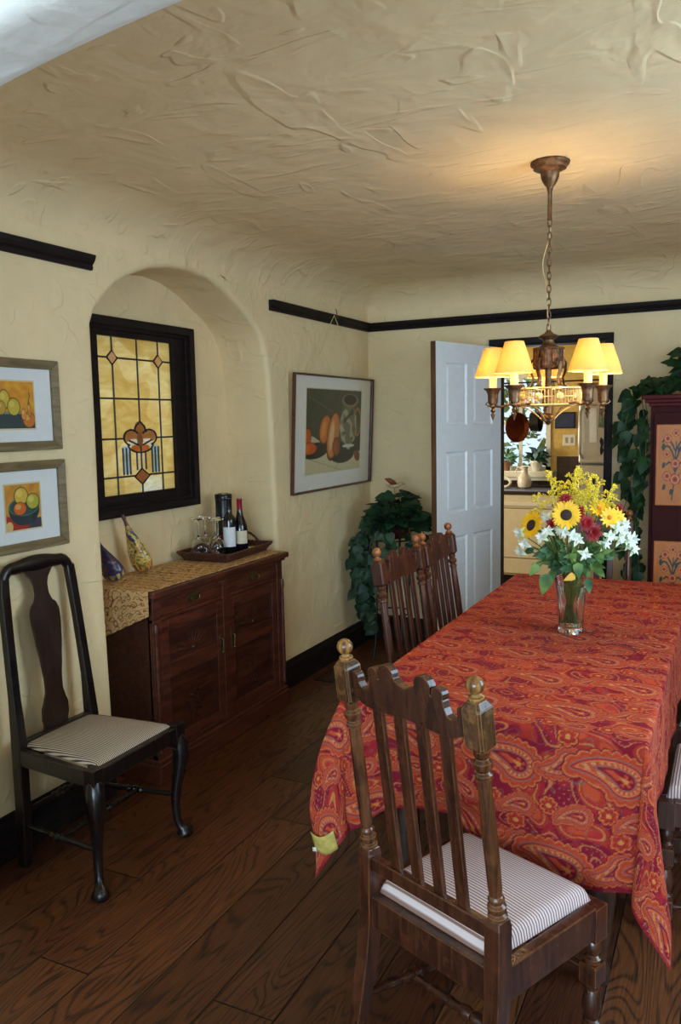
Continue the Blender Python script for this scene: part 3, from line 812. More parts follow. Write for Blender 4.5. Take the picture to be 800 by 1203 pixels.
# ================================================================== CHAIRS
def spindle_chair(name, label, cat, loc, rz, group, mw, mf, mb, ms):
    t = thing(name, label, cat, loc, rz, group)
    wb, wt, rk, z0, zf = .198, .195, -.071, .54, 1.065
    def F(sx):
        p0 = Vector((sx*wb, 0, z0)); p1 = Vector((sx*wt, rk, zf)); d = (p1-p0).normalized()
        x = Vector((1, 0, 0)); x = (x-d*x.dot(d)).normalized(); y = d.cross(x)
        mt = Matrix.Identity(4)
        for i in range(3): mt[i][0] = x[i]; mt[i][1] = y[i]; mt[i][2] = d[i]; mt[i][3] = p0[i]
        return mt
    for sx in (-1, 1):
        m_ = MB(); m_.M = F(sx)
        m_.lathe([(.018, 0), (.0215, .004), (.0215, .010), (.015, .015), (.0205, .022), (.0205, .032), (.014, .038), (.018, .046), (.018, .05), (.0135, .056), (.0155, .075), (.0165, .19), (.0145, .322), (.0185, .326), (.0185, .334), (.013, .340), (.0205, .350), (.0205, .362), (.013, .369), (.017, .377), (.017, .388)], 20)
        p = m_.build('rear_post', M['post'] if mw == M['chair'] else M['redpost'], t)
        b = MB(); b.M = F(sx)
        # chamfered block
        def sec(z, h, c): return [(h-c, -h, z), (h, -h+c, z), (h, h-c, z), (h-c, h, z), (-h+c, h, z), (-h, h-c, z), (-h, -h+c, z), (-h+c, -h, z)]
        secs = [sec(.386, .013, .004), sec(.396, .0235, .006), sec(.400, .0245, .0045), sec(.478, .0245, .0045), sec(.483, .0235, .006), sec(.494, .015, .004)]
        vs = [q for s in secs for q in s]; fs = [(k*8+i, k*8+(i+1) % 8, k*8+8+(i+1) % 8, k*8+8+i) for k in range(5) for i in range(8)]+[tuple(reversed(range(8))), tuple(range(40, 48))]
        b.add(vs, fs); b.build('post_block', mb, p, smooth=False)
        f = MB(); f.M = F(sx); f.lathe([(.014, .493), (.0165, .497), (.0165, .501), (.009, .504), (.0085, .508)], 18); f.ball((0, 0, .526), .0192, 18)
        f.build('finial', mf, p)
        # square back leg, swept backwards to the floor
        l = MB(); l.frustum([(0, .017, .018, sx*wb, -.075), (.12, .0175, .019, sx*wb, -.042), (.26, .019, .021, sx*wb, -.012), (.36, .0205, .023, sx*wb, 0), (.525, .0205, .022, sx*wb, 0), (.542, .017, .018, sx*wb, 0)])
        l.build('rear_leg', mw, t, bevel=.0025, smooth=False)
        fx, fy = sx*.205, .355
        l = MB(); l.lathe([(.014, 0), (.021, .006), (.023, .02), (.016, .034), (.019, .04), (.019, .05)], 18, fx, fy)
        l.frustum([(.05, .020, .020, fx, fy), (.054, .0225, .0225, fx, fy), (.105, .0225, .0225, fx, fy), (.109, .020, .020, fx, fy)])
        l.lathe([(.017, .108), (.021, .114), (.021, .122), (.014, .128), (.020, .142), (.024, .165), (.021, .188), (.014, .205), (.019, .212), (.019, .22), (.015, .225)], 18, fx, fy)
        l.frustum([(.222, .020, .020, fx, fy), (.226, .0225, .0225, fx, fy), (.272, .0225, .0225, fx, fy), (.276, .020, .020, fx, fy)])
        l.lathe([(.015, .275), (.021, .281), (.021, .289), (.014, .296), (.022, .312), (.022, .325), (.016, .336), (.019, .342)], 18, fx, fy)
        l.frustum([(.340, .0235, .0235, fx, fy), (.425, .0235, .0235, fx, fy)])
        l.build('front_leg', mw, t, angle=30)
    # crest rail, scalloped
    def circ(cx, cz, r, a0, a1, n=8): return [(cx+r*math.cos(a), cz+r*math.sin(a)) for a in np.linspace(a0, a1, n)]
    half = [(.174, .948)]
    right = [(.174, .948)] + [(.174, .992)] + circ(.162, .997, .013, 0, PI, 8) + [(.149, .986), (.142, .976), (.130, .972), (.119, .978), (.114, .992), (.112, 1.006)] \
        + circ(.097, 1.018, .0165, -.6, PI-.1, 10) + [(.080, 1.010), (.077, 1.012)] + circ(.055, 1.026, .024, .15, PI-.3, 10) + [(.031, 1.022), (.018, 1.013), (0, 1.008)]
    poly = right + [(-a, b) for a, b in reversed(right[:-1])]
    bot = [(-.13, .930), (-.09, .928), (0, .934), (.09, .928), (.13, .930)]
    poly = poly+bot
    cr = MB(); n = len(poly)
    def yb(z): return rk*(z-z0)/(zf-z0)
    vs = [(a, yb(b)-.011, b) for a, b in poly]+[(a, yb(b)+.011, b) for a, b in poly]
    fs = [tuple(range(n)), tuple(reversed(range(n, 2*n)))]+[(i, i+n, (i+1) % n+n, (i+1) % n) for i in range(n)]
    cr.add(vs, fs); cr.build('crest_rail', mw, t, smooth=False, bevel=.0015)
    for k in range(4):
        x = -.102+k*.068
        s = MB(); zt, zb = .937, .515
        s.add([(x+sx_*.0155, yb(zz)+sy_, zz) for zz in (zb, zt) for sx_, sy_ in ((-1, -.006), (1, -.006), (1, .006), (-1, .006))], [(0, 3, 2, 1), (4, 5, 6, 7), (0, 1, 5, 4), (1, 2, 6, 5), (2, 3, 7, 6), (3, 0, 4, 7)])
        s.build('slat', mw, t, smooth=False, bevel=.002)
    MB().box(-.178, .178, -.011, .011, .487, .522).build('lower_back_rail', mw, t, smooth=False, bevel=.003)
    # seat frame, drop-in cushion
    fr = MB(); fr.box(-.178, .178, -.016, .012, .345, .425)
    fr.add([(-.183, .375, .35), (.183, .375, .35), (.183, .345, .35), (-.183, .345, .35), (-.183, .375, .43), (.183, .375, .43), (.183, .345, .43), (-.183, .345, .43)], [(0, 3, 2, 1), (4, 5, 6, 7), (0, 1, 5, 4), (1, 2, 6, 5), (2, 3, 7, 6), (3, 0, 4, 7)])
    for sx in (-1, 1):
        fr.add([(sx*.216, .02, .35), (sx*.190, .02, .35), (sx*.196, .335, .35), (sx*.226, .335, .35), (sx*.216, .02, .43), (sx*.190, .02, .43), (sx*.196, .335, .43), (sx*.226, .335, .43)], [(0, 3, 2, 1), (4, 5, 6, 7), (0, 1, 5, 4), (1, 2, 6, 5), (2, 3, 7, 6), (3, 0, 4, 7)])
    fr.build('seat_frame', mw, t, smooth=False, bevel=.003)
    def cush(u, v):
        y = .012+v*.348; hw = .176+.018*v; x = (2*u-1)*hw
        e = min(u, 1-u)*2*hw; g = min(v, 1-v)*.35; k = min(1, e/.022)**.5*min(1, g/.022)**.5 if e > 0 and g > 0 else 0
        k = math.sqrt(max(0, 1-(1-min(1, e/.02))**2))*math.sqrt(max(0, 1-(1-min(1, g/.02))**2))
        return (x, y, .425+.036*k+.012*math.sin(PI*u)*math.sin(PI*v))
    def sp(n, a=.035):
        q = [0, .012, .03, .06]; return q+list(np.linspace(.1, .9, n))+[1-z for z in reversed(q)]
    us, vs_ = sp(9), sp(9); mm = MB(); mm.add([cush(u, v) for v in vs_ for u in us], [(j*len(us)+i, j*len(us)+i+1, (j+1)*len(us)+i+1, (j+1)*len(us)+i) for j in range(len(vs_)-1) for i in range(len(us)-1)])
    o = mm.build('seat_cushion', ms, t, angle=180); o['label'] = 'striped upholstered drop-in seat'
    # turned stretchers
    def stretch(p, q, nm='stretcher'):
        p, q = Vector(p), Vector(q); L = (q-p).length; prof = [(0, .008), (.12, .010), (.3, .014), (.40, .011), (.43, .018), (.47, .018), (.5, .013), (.53, .018), (.57, .018), (.60, .011), (.7, .014), (.88, .010), (1, .008)]
        MB().tube([p+(q-p)*a for a, _ in prof], [r for _, r in prof], 12).build(nm, mw, t)
    for sx in (-1, 1): stretch((sx*.2, -.03, .16), (sx*.205, .335, .24 if False else .085))
    stretch((-.186, .355, .25), (.186, .355, .25)); stretch((-.185, .15, .122), (.185, .15, .122))
    return t
near = spindle_chair('dining_chair', 'worn dark oak chair with scalloped crest and golden finials, nearest the camera', 'chair', (1.772, 1.642, 0), -.402, 'turned oak dining chairs around the table', M['chair'], M['finial'], M['block'], M['seatA'])
red = spindle_chair('dining_chair', 'red brown oak chair on the left side of the table, nearer of the two', 'chair', (1.175, 3.115, 0), -PI/2-.05, 'turned oak dining chairs around the table', M['redchair'], M['redfinial'], M['redchair'], M['seatA'])
dup(red, (1.185, 3.575, 0), -PI/2+.02, 'red brown oak chair on the left side of the table, farther one before white door')
dup(red, (1.675, 4.50, 0), PI+.03, 'red brown oak chair at the far head of table, behind the flower vase')
dup(red, (2.575, 2.73, 0), PI/2, 'oak chair with pale seat on right side of the table, nearer one at picture edge')
dup(red, (2.575, 3.36, 0), PI/2, 'oak chair with pale seat on right side of the table, farther one')

def queen_anne():
    t = thing('side_chair', 'black side chair with vase shaped splat and striped seat against left wall', 'chair', (.098, 2.165, 0), -PI/2)
    # local: x right (world -y), y forward (world +x)
    mw = M['black']
    for sx in (-1, 1):
        m_ = MB(); ps = [(0, sx*.185, -.005, .018, .020), (.2, sx*.182, 0, .019, .021), (.45, sx*.18, .0, .021, .021), (.62, sx*.178, -.012, .0185, .014), (.85, sx*.170, -.034, .0185, .013), (1.0, sx*.163, -.05, .020, .013), (1.055, sx*.158, -.054, .019, .013)]
        m_.frustum([(z, hx, hy, cx, cy) for z, cx, cy, hx, hy in ps]); m_.build('rear_post', mw, t, bevel=.004, smooth=True, angle=45)
    # yoke crest: rounded shoulders running into the posts
    pts = []
    for i in range(25):
        u = -1+2*i/24; x = .158*math.copysign(min(1, abs(u)**.9), u)
        z = 1.085-.040*max(0, (abs(u)-.72)/.28)**2.2+.006*math.cos(u*PI*1.5)-.008*math.exp(-(u/.3)**2)
        pts.append((x, -.054-.004*(1-u*u), z))
    m_ = MB(); m_.tube(pts, [.021+.005*(1-abs(-1+2*i/24))+.006*math.exp(-((-1+2*i/24)/.35)**2) for i in range(25)], 12, flat=.7, up=(0, 0, 1)); m_.build('crest_rail', mw, t)
    prof = [(0, .052), (.03, .050), (.07, .056), (.13, .055), (.18, .044), (.23, .036), (.30, .036), (.42, .044), (.55, .054), (.66, .060), (.72, .060), (.76, .052), (.79, .034), (.83, .027), (.88, .027), (.92, .034), (.96, .052), (1.0, .074)]
    import bisect
    def hw(s):
        for (a, p), (b, q) in zip(prof, prof[1:]):
            if a <= s <= b: k = (s-a)/(b-a); k = k*k*(3-2*k)*.5+k*.5; return (p+(q-p)*k)*1.13
        return prof[-1][1]
    N = 60; L_, R_ = [], []
    for i in range(N+1):
        s = i/N; z = .462+s*.612; y = -.004-.05*s**1.2+.012*math.sin(s*PI); L_.append((-hw(s), y, z)); R_.append((hw(s), y, z))
    vs = [(x, y-.005, z) for x, y, z in L_]+[(x, y-.005, z) for x, y, z in R_]+[(x, y+.005, z) for x, y, z in L_]+[(x, y+.005, z) for x, y, z in R_]
    n = N+1; fs = []
    for i in range(N): fs += [(i, i+1, n+i+1, n+i), (2*n+i, 3*n+i, 3*n+i+1, 2*n+i+1), (i, 2*n+i, 2*n+i+1, i+1), (n+i, n+i+1, 3*n+i+1, 3*n+i)]
    fs += [(0, n, 3*n, 2*n), (N, 2*n+N, 3*n+N, n+N)]
    MB().add(vs, fs).build('splat', M['splat'], t, angle=50)
    # seat frame
    m_ = MB()
    def seg(p, q, w_, z0, z1):
        p, q = Vector((*p, 0)), Vector((*q, 0)); d = (q-p).normalized(); nn = Vector((-d.y, d.x, 0))*w_/2
        c = [p-nn, q-nn, q+nn, p+nn]; m_.add([(v.x, v.y, z0) for v in c]+[(v.x, v.y, z1) for v in c], [(0, 3, 2, 1), (4, 5, 6, 7), (0, 1, 5, 4), (1, 2, 6, 5), (2, 3, 7, 6), (3, 0, 4, 7)])
    seg((-.165, 0), (.165, 0), .028, .385, .465); seg((-.185, .018), (-.222, .365), .026, .385, .443); seg((.185, .018), (.222, .365), .026, .385, .443); seg((-.20, .385), (.20, .385), .028, .385, .443)
    m_.build('seat_frame', mw, t, bevel=.004, smooth=False)
    def cush(u, v):
        y = .004+v*.372; hw_ = .165+.037*v; x = (2*u-1)*hw_
        e = min(u, 1-u)*2*hw_; g = min(v, 1-v)*.37
        k = math.sqrt(max(0, 1-(1-min(1, e/.03))**2))*math.sqrt(max(0, 1-(1-min(1, g/.03))**2))
        return (x, y, .444+.016*k+.020*math.sin(PI*u)*math.sin(PI*v))
    q = [0, .01, .025, .05, .08]; us = q+list(np.linspace(.12, .88, 10))+[1-z for z in reversed(q)]
    mm = MB(); mm.add([cush(u, v) for v in us for u in us], [(j*len(us)+i, j*len(us)+i+1, (j+1)*len(us)+i+1, (j+1)*len(us)+i) for j in range(len(us)-1) for i in range(len(us)-1)])
    mm.build('seat_cushion', M['seatB'], t, angle=180)
    for sx in (-1, 1):   # cabriole legs with pad feet
        fx, fy = sx*.222, .385
        m_ = MB(); m_.frustum([(.36, .024, .022, fx, fy), (.452, .024, .022, fx, fy)])
        key = [(.40, 0, .026), (.37, .010, .031), (.33, .014, .032), (.27, .006, .026), (.20, -.008, .020), (.13, -.014, .0165), (.07, -.010, .015), (.045, -.002, .0165), (.032, .008, .022), (.020, .014, .031), (.010, .015, .033), (.0, .014, .024)]
        m_.tube([(fx+sx*o*.7, fy+o*.8, z) for z, o, r in key], [r for _, _, r in key], 14, up=(1, 0, 0)); m_.build('front_leg', mw, t, angle=60)
    def st(p, q):
        p, q = Vector(p), Vector(q); prof = [(0, .008), (.1, .010), (.3, .012), (.38, .009), (.42, .017), (.46, .012), (.5, .019), (.54, .012), (.58, .017), (.62, .009), (.7, .012), (.9, .010), (1, .008)]
        MB().tube([p+(q-p)*a for a, _ in prof], [r for _, r in prof], 12).build('stretcher', mw, t)
    st((-.184, .005, .155), (-.222, .37, .165)); st((.184, .005, .155), (.222, .37, .165)); st((-.2, .20, .16), (.2, .20, .16)); st((-.18, .0, .20), (.18, .0, .20))
queen_anne()

# ================================================================== SIDEBOARD in the niche
SX0, SX1, SY0, SY1, SH = -.285, .15, 2.69, 3.868, .87
def sideboard():
    t = thing('sideboard', 'mahogany sideboard with two drawers and carved doors standing in arched niche', 'sideboard', ((SX0+SX1)/2, (SY0+SY1)/2, 0))
    ox, oy = (SX0+SX1)/2, (SY0+SY1)/2
    def B(m_, x0, x1, y0, y1, z0, z1): return m_.box(x0-ox, x1-ox, y0-oy, y1-oy, z0, z1)
    bf, y0, y1 = SX1-.032, SY0+.03, SY1-.03
    m_ = MB(); B(m_, SX0, SX1, SY0, SY1, SH-.030, SH); m_.build('top', M['board'], t, bevel=.007, smooth=False)
    m_ = MB(); B(m_, SX0, SX1-.016, SY0+.016, SY1-.016, SH-.045, SH-.030); m_.build('top_moulding', M['board'], t, bevel=.005, smooth=False)
    m_ = MB(); B(m_, SX0, bf-.02, y0, y1, .10, SH-.045); m_.build('body', M['boardp'], t, smooth=False)
    m_ = MB()
    B(m_, bf-.03, bf, y0, y0+.055, .10, SH-.045); B(m_, bf-.03, bf, y1-.055, y1, .10, SH-.045)
    ym = (y0+y1)/2; B(m_, bf-.03, bf, ym-.022, ym+.022, .10, SH-.045)
    B(m_, bf-.03, bf-.002, y0, y1, SH-.06, SH-.045); B(m_, bf-.03, bf-.002, y0, y1, .725, .742); B(m_, bf-.03, bf-.002, y0, y1, .10, .125)
    m_.build('face_frame', M['board'], t, bevel=.002, smooth=False)
    m_ = MB(); B(m_, SX0, SX1-.012, SY0+.012, SY1-.012, 0, .085); B(m_, SX0, SX1-.020, SY0+.02, SY1-.02, .085, .105); m_.build('plinth', M['board'], t, bevel=.004, smooth=False)
    # carved corner colonnettes
    for yy in (y0+.012, y1-.012):
        m_ = MB(); m_.lathe([(.010, .13), (.012, .14), (.008, .16), (.011, .20), (.0095, .60), (.008, .66), (.012, .68), (.012, .70), (.008, .72)], 12, bf-ox+.004, yy-oy); m_.build('colonnette', M['board'], t)
    for a, b, side in ((y0+.057, ym-.024, 1), (ym+.024, y1-.057, -1)):
        m_ = MB(); B(m_, bf-.03, bf-.004, a, b, .744, SH-.062); d = m_.build('drawer', M['board'], t, bevel=.003, smooth=False)
        yc = (a+b)/2-oy; xx = bf-.004-ox
        m_ = MB()
        # shaped backplate and bail pull
        pl = [(yc-.050, .778), (yc-.038, .770), (yc-.02, .774), (yc, .766), (yc+.02, .774), (yc+.038, .770), (yc+.05, .778), (yc+.045, .79), (yc+.05, .802), (yc+.03, .806), (yc, .814), (yc-.03, .806), (yc-.05, .802), (yc-.045, .79)]
        m_.prism(pl, xx, xx+.003, axis=0); m_.tube([(xx+.004, yc-.032, .792), (xx+.018, yc-.032, .790), (xx+.020, yc-.028, .776), (xx+.020, yc, .771), (xx+.020, yc+.028, .776), (xx+.018, yc+.032, .790), (xx+.004, yc+.032, .792)], .0032, 8)
        o = m_.build('drawer_pull', M['brass'], d); o['label'] = 'aged brass bail pull'
        # door
        m_ = MB(); dz0, dz1 = .127, .722
        st = .052
        pan = [(.175, .450), (.520, .665)]
        B(m_, bf-.026, bf-.003, a, a+st, dz0, dz1); B(m_, bf-.026, bf-.003, b-st, b, dz0, dz1)
        for (p, q) in ((dz0, pan[0][0]), (pan[0][1], pan[1][0]), (pan[1][1], dz1)): B(m_, bf-.026, bf-.003, a+st, b-st, p, q)
        dd = m_.build('cabinet_door', M['board'], t, bevel=.002, smooth=False)
        for i, (p, q) in enumerate(pan):
            m_ = MB(); B(m_, bf-.022, bf-.014, a+st, b-st, p, q)
            # bead round the panel
            g = .008
            for (u0, u1, v0, v1) in ((a+st, b-st, p, p+g), (a+st, b-st, q-g, q), (a+st, a+st+g, p, q), (b-st-g, b-st, p, q)): B(m_, bf-.016, bf-.006, u0, u1, v0, v1)
            yc_, zc = (a+b)/2-oy, p+.018 if i else (p+q)/2-.03
            xx2 = bf-.013-ox
            if i:  # fan carving
                for k in range(-4, 5):
                    an = PI/2+k*.34; L_ = .085 if abs(k) < 3 else .10
                    pts = [(xx2+.002*math.sin(s*PI), yc_+math.cos(an)*L_*s*1.2, zc+math.sin(an)*L_*s) for s in np.linspace(.2, 1, 6)]
                    m_.tube(pts, [.003+.006*math.sin(s*PI*.85+.3) for s in np.linspace(0, 1, 6)], 6, flat=.30, up=(0, -math.sin(an), math.cos(an)))
                m_.ball((xx2, yc_, zc+.008), .012, 10)
            else:  # leaf scroll carving
                for k in range(8):
                    an = k*PI/4
                    pts = [(xx2+.001, yc_+math.cos(an+s*1.2)*.07*s, zc+math.sin(an+s*1.2)*.085*s) for s in np.linspace(.1, 1, 8)]
                    m_.tube(pts, [.003+.008*math.sin(s*PI) for s in np.linspace(0, 1, 8)], 6, flat=.30, up=(0, -math.sin(an), math.cos(an)))
            m_.build('carved_panel', M['boardp'], dd, angle=35)
        yh = (b-.026 if side == 1 else a+.026)-oy
        m_ = MB(); xx = bf-.003-ox; m_.prism([(yh-.010, .46), (yh, .445), (yh+.010, .46), (yh+.006, .50), (yh+.011, .54), (yh, .56), (yh-.011, .54), (yh-.006, .50)], xx, xx+.003, axis=0)
        m_.tube([(xx+.003, yh, .535), (xx+.018, yh, .53), (xx+.018, yh, .50), (xx+.014, yh, .47)], .004, 8); m_.ball((xx+.014, yh, .466), .007, 8)
        o = m_.build('door_pull', M['brass'], dd); o['label'] = 'green aged brass drop pull'
sideboard()

# runner on the sideboard, hanging with a point over its near end
def runner():
    x0, x1 = -.265, .128; Lh = .23
    A = np.linspace(0, 1, 150); B = np.concatenate([np.linspace(-Lh, 0, 70), np.linspace(.004, 1.155, 250)])
    def posf(u, v):
        x = x0+(x1-x0)*u; tipk = np.where(u > .3, .46+.54*(1-u)/.7, .6+.4*u/.3)      # hanging end is cut to a point
        hang = np.maximum(-v, 0)*tipk
        y = np.where(v < 0, SY0-.006-.006*np.sin(u*9)*hang/Lh, SY0+v); z = SH+.0035-hang
        e = .008; 
        return (x, y, z+.0006*np.sin(u*40+v*30))
    def colf(u, v):
        a, b = u*(x1-x0), v
        C = np.tile(np.array([216., 176., 118.]), (len(u), 1))
        f = wnoise(a, b, 46, 41, 6); g = wnoise(a, b, 90, 42, 5)
        fr = np.abs(((f*2.4) % 1)-.5); C = over(C, 1-sstep(fr, .05, .10), (134, 86, 54))
        for i in range(26):
            for j in range(9):
                cx = (j+.5*(i % 2))*.05+.01; cy = -.22+i*.055
                th = np.arctan2(b-cy, a-cx); r = np.hypot(a-cx, b-cy)
                sp = np.abs(r-.0045-(th+PI)/(2*PI)*.014)
                C = over(C, (r < .021)*(1-sstep(sp, .0018, .003)), (130, 80, 54))
        C = over(C, (g > .62)*.8, (140, 84, 52))
        return C
    o = paint_grid('table_runner', 0, 0, posf, colf, M['runner'], U=A, V=B)
    tag(o, 'tan cloth runner with brown vine scrolls lying on the sideboard', 'table runner')
    d = o.modifiers.new('thickness', 'SOLIDIFY'); d.thickness = .002; d.offset = 0
runner()
TOPZ = SH+.005

# tray
def tray():
    cx, cy = -.10, 3.62
    t = thing('wicker_tray', 'brown wicker tray with arched handles holding wine at right end of sideboard', 'tray', (cx, cy, TOPZ), .06)
    hx, hy = .135, .215
    MB().box(-hx, hx, -hy, hy, .001, .009).build('tray_base', M['wicker'], t, smooth=False, bevel=.003)
    m_ = MB()
    for k, (q, z) in enumerate(((0, .012), (.006, .020), (.012, .028), (.020, .037), (.026, .044))):
        X, Y = hx+q, hy+q; pts = []
        for (a, b) in ((X, Y), (-X, Y), (-X, -Y), (X, -Y)):
            pass
        c = [(X, -Y), (X, Y), (-X, Y), (-X, -Y)]
        ring = []
        for i in range(4):
            a, b = c[i], c[(i+1) % 4]
            for s in np.linspace(.03, .97, 26): ring.append((a[0]+(b[0]-a[0])*s, a[1]+(b[1]-a[1])*s, z+.0018*math.sin(s*80+k*PI)))
        m_.tube(ring, .0062, 8, closed=True)
    m_.build('woven_rim', M['wicker'], t)
    for sy in (-1, 1):
        pts = [(-.075+.15*s, sy*(hy+.022), .042+.052*math.sin(PI*s)) for s in np.linspace(0, 1, 18)]
        MB().tube(pts, [.0075+.001*math.sin(i*2.5) for i in range(18)], 10).build('handle', M['wicker'], t)
    return cx, cy
tcx, tcy = tray()
TZ2 = TOPZ+.0095
def bottle(name, label, loc, H_, R_, glassm, capm, labm, burg, group=None, rz=0):
    t = thing(name, label, 'wine bottle', loc, rz)
    if burg: prof = [(.001, .004), (R_*.6, .001), (R_, .006), (R_, H_*.42), (R_*.93, H_*.50), (R_*.72, H_*.60), (R_*.45, H_*.70), (.0145, H_*.78), (.0135, H_*.985), (.0145, H_*.99), (.0145, H_), (.001, H_)]
    else: prof = [(.001, .004), (R_*.6, .001), (R_, .006), (R_, H_*.60), (R_*.96, H_*.645), (R_*.75, H_*.69), (.016, H_*.74), (.0135, H_*.78), (.0135, H_*.985), (.001, H_)]
    MB().lathe(prof, 28).build('bottle_body', glassm, t, angle=60)
    MB().lathe([(.0150, H_*.80), (.0148, H_*.97), (.0156, H_*.975), (.0156, H_+.001), (.001, H_+.002)], 24).build('capsule', capm, t)
    z0, z1 = (.055, .125) if burg else (.05, .155); w_ = 1.05
    a0 = math.atan2(0-loc[1], 2.37-loc[0])-rz
    m_ = MB().grid(16, 2, lambda u, v: ((R_+.0006)*math.cos(a0-w_+2*w_*u), (R_+.0006)*math.sin(a0-w_+2*w_*u), z0+(z1-z0)*v)); m_.build('label_paper', labm, t)
bottle('wine_bottle', 'straight dark wine bottle with tall white label, left one on the tray', (-.045, 3.575, TZ2), .305, .036, M['greenglass'], M['capb'], M['labelw'], False)
bottle('wine_bottle', 'round shouldered wine bottle with red foil neck and cream label on the tray', (-.035, 3.665, TZ2), .295, .041, M['purpleglass'], M['capr'], M['label'], True)
t = thing('canister', 'tall black tin canister with dull gold lid behind the two wine bottles', 'canister', (-.165, 3.705, TZ2))
MB().lathe([(.044, .0), (.046, .004), (.046, .285), (.044, .29)], 28).build('canister_body', M['canister'], t)
MB().lathe([(.047, .285), (.048, .288), (.048, .312), (.045, .316), (.030, .317), (.001, .317)], 28).build('canister_lid', M['canister'], t)
o = MB().lathe([(.030, .3165), (.030, .320), (.001, .321)], 24).build('lid_disc', M['brass'], t); o['label'] = 'gold coloured disc on lid'
# wine glasses
wg = thing('wine_glass', 'clear stemmed wine glass standing upside down at left end of the wicker tray', 'wine glass', (-.16, 3.455, TZ2), 0, 'clear wine glasses at the left end of the tray')
def flip(pr): return [(r, .205-z) for r, z in pr]
MB().lathe(flip([(.034, .0), (.034, .0015), (.010, .005), (.0042, .012), (.0038, .085), (.008, .094), (.026, .112), (.036, .135), (.038, .155), (.035, .18), (.031, .205), (.030, .205), (.034, .18), (.0368, .155), (.0348, .135), (.025, .114), (.006, .099), (.001, .098)]), 28, cap=False).build('glass_bowl', M['wineglass'], wg, angle=60)
for x, y in ((-.05, 3.475), (-.185, 3.55), (-.105, 3.525)): dup(wg, (x, y, TZ2), 0)
t = thing('glass_goblet', 'small amber red goblet standing among clear glasses on the tray', 'goblet', (-.06, 3.525-.0, TZ2)); t.location = (-.155, 3.625, TZ2)
MB().lathe([(.024, 0), (.024, .002), (.005, .008), (.005, .03), (.02, .042), (.032, .06), (.030, .085), (.026, .098), (.024, .098), (.028, .085), (.029, .062), (.018, .046), (.001, .042)], 24, cap=False).build('goblet_bowl', plain('amber_red_glass', (150, 44, 20), .1, 0, .7), t, angle=60)
t = thing('coaster_dish', 'small round cream and brass dish at the right end of the wicker tray', 'dish', (-.03, 3.77, TZ2))
MB().lathe([(.025, 0), (.036, .004), (.040, .014), (.036, .014), (.032, .008), (.001, .007)], 24, cap=False).build('dish_body', plain('dish_cream', (206, 190, 140), .4), t)
MB().lathe([(.0405, .012), (.042, .014), (.0405, .016), (.038, .014)], 24, cap=False).build('dish_rim', M['brass'], t)

# painted gourds leaning on the niche wall
def gourd(label, loc, H_, R_, lean, seed, pal, topcol):
    t = thing('painted_gourd', label, 'gourd', loc)
    t.rotation_euler = lean
    ks = [0, .03, .08, .16, .26, .38, .50, .62, .74, .84, .92, 1.0]; rs = [.30, .62, .86, .99, 1.0, .92, .76, .58, .40, .26, .18, .15]
    def R(v): return np.interp(v, ks, rs)*R_
    def posf(u, v): a = u*2*PI; return (R(v)*np.cos(a), R(v)*np.sin(a)*.62, v*H_)
    def colf(u, v):
        C = np.tile(np.array(pal[0], float), (len(u), 1))
        f = wnoise(u*6.28, v*6, 3.2, seed); g = wnoise(u*6.28, v*7, 5.5, seed+1)
        C = over(C, (v < .20)*1., pal[3]); C = over(C, ((v < .2) & (np.sin(u*70) > .3))*1., pal[0])
        C = over(C, (f > .25)*1., pal[1]); C = over(C, ((g > .35) & (v > .3))*1., pal[2]); C = over(C, ((g < -.4) & (v < .6))*1., pal[4])
        C = over(C, ((v > .60) & (v < .78) & (np.sin(u*25+v*30) > 0))*1., pal[2])
        C = over(C, (np.abs(((f*3) % 1)-.5) < .06)*.8, (60, 40, 30))
        C = over(C, (v > .88)*1., topcol)
        return C
    o = paint_grid('gourd_body', 60, 90, posf, colf, M['gourd'], t)
    c = MB(); c.lathe([(.001, -.001), (R_*.30, 0)], 20, sy=.62, cap=False); c.lathe([(.15*R_, H_), (.17*R_, H_+.006), (.13*R_, H_+.022), (.001, H_+.026)], 16, cap=False); c.build('gourd_tip', plain('gourd_brown', (96, 48, 32), .4), t)
gourd('long gourd painted with yellow village scene, leaning under the stained glass window', (-.16, 3.02, TOPZ+.010), .275, .058, (.26, -.20, 0), 51, [(206, 178, 84), (190, 134, 60), (50, 60, 92), (134, 62, 50), (110, 108, 60)], (110, 56, 38))
gourd('long gourd painted dark blue and red, half hidden by the niche edge', (-.14, 2.80, TOPZ+.012), .20, .060, (.34, -.22, 0), 61, [(48, 44, 84), (92, 36, 46), (30, 34, 62), (178, 160, 90), (120, 110, 110)], (40, 34, 60))

# ================================================================== PICTURES
def frame_y(t, hy, hz, w_, x0, x1, mat, name='picture_frame', bevel=.003):
    """mitred frame in the y-z plane, local"""
    m_ = MB(); o = [(-hy, -hz), (hy, -hz), (hy, hz), (-hy, hz)]; i_ = [(-hy+w_, -hz+w_), (hy-w_, -hz+w_), (hy-w_, hz-w_), (-hy+w_, hz-w_)]
    for k in range(4):
        j = (k+1) % 4; q = [o[k], o[j], i_[j], i_[k]]
        m_.add([(x0, a, b) for a, b in q]+[(x1 if n_ < 2 else x1-.006, a, b) for n_, (a, b) in enumerate(q)], [(3, 2, 1, 0), (4, 5, 6, 7), (0, 1, 5, 4), (1, 2, 6, 5), (2, 3, 7, 6), (3, 0, 4, 7)])
    return m_.build(name, mat, t, smooth=False, bevel=bevel)
def E(u, v, cu, cv, ru, rv, rot=0):
    c, s = math.cos(rot), math.sin(rot); x = u-cu; y = v-cv
    return ((c*x+s*y)/ru)**2+((-s*x+c*y)/rv)**2
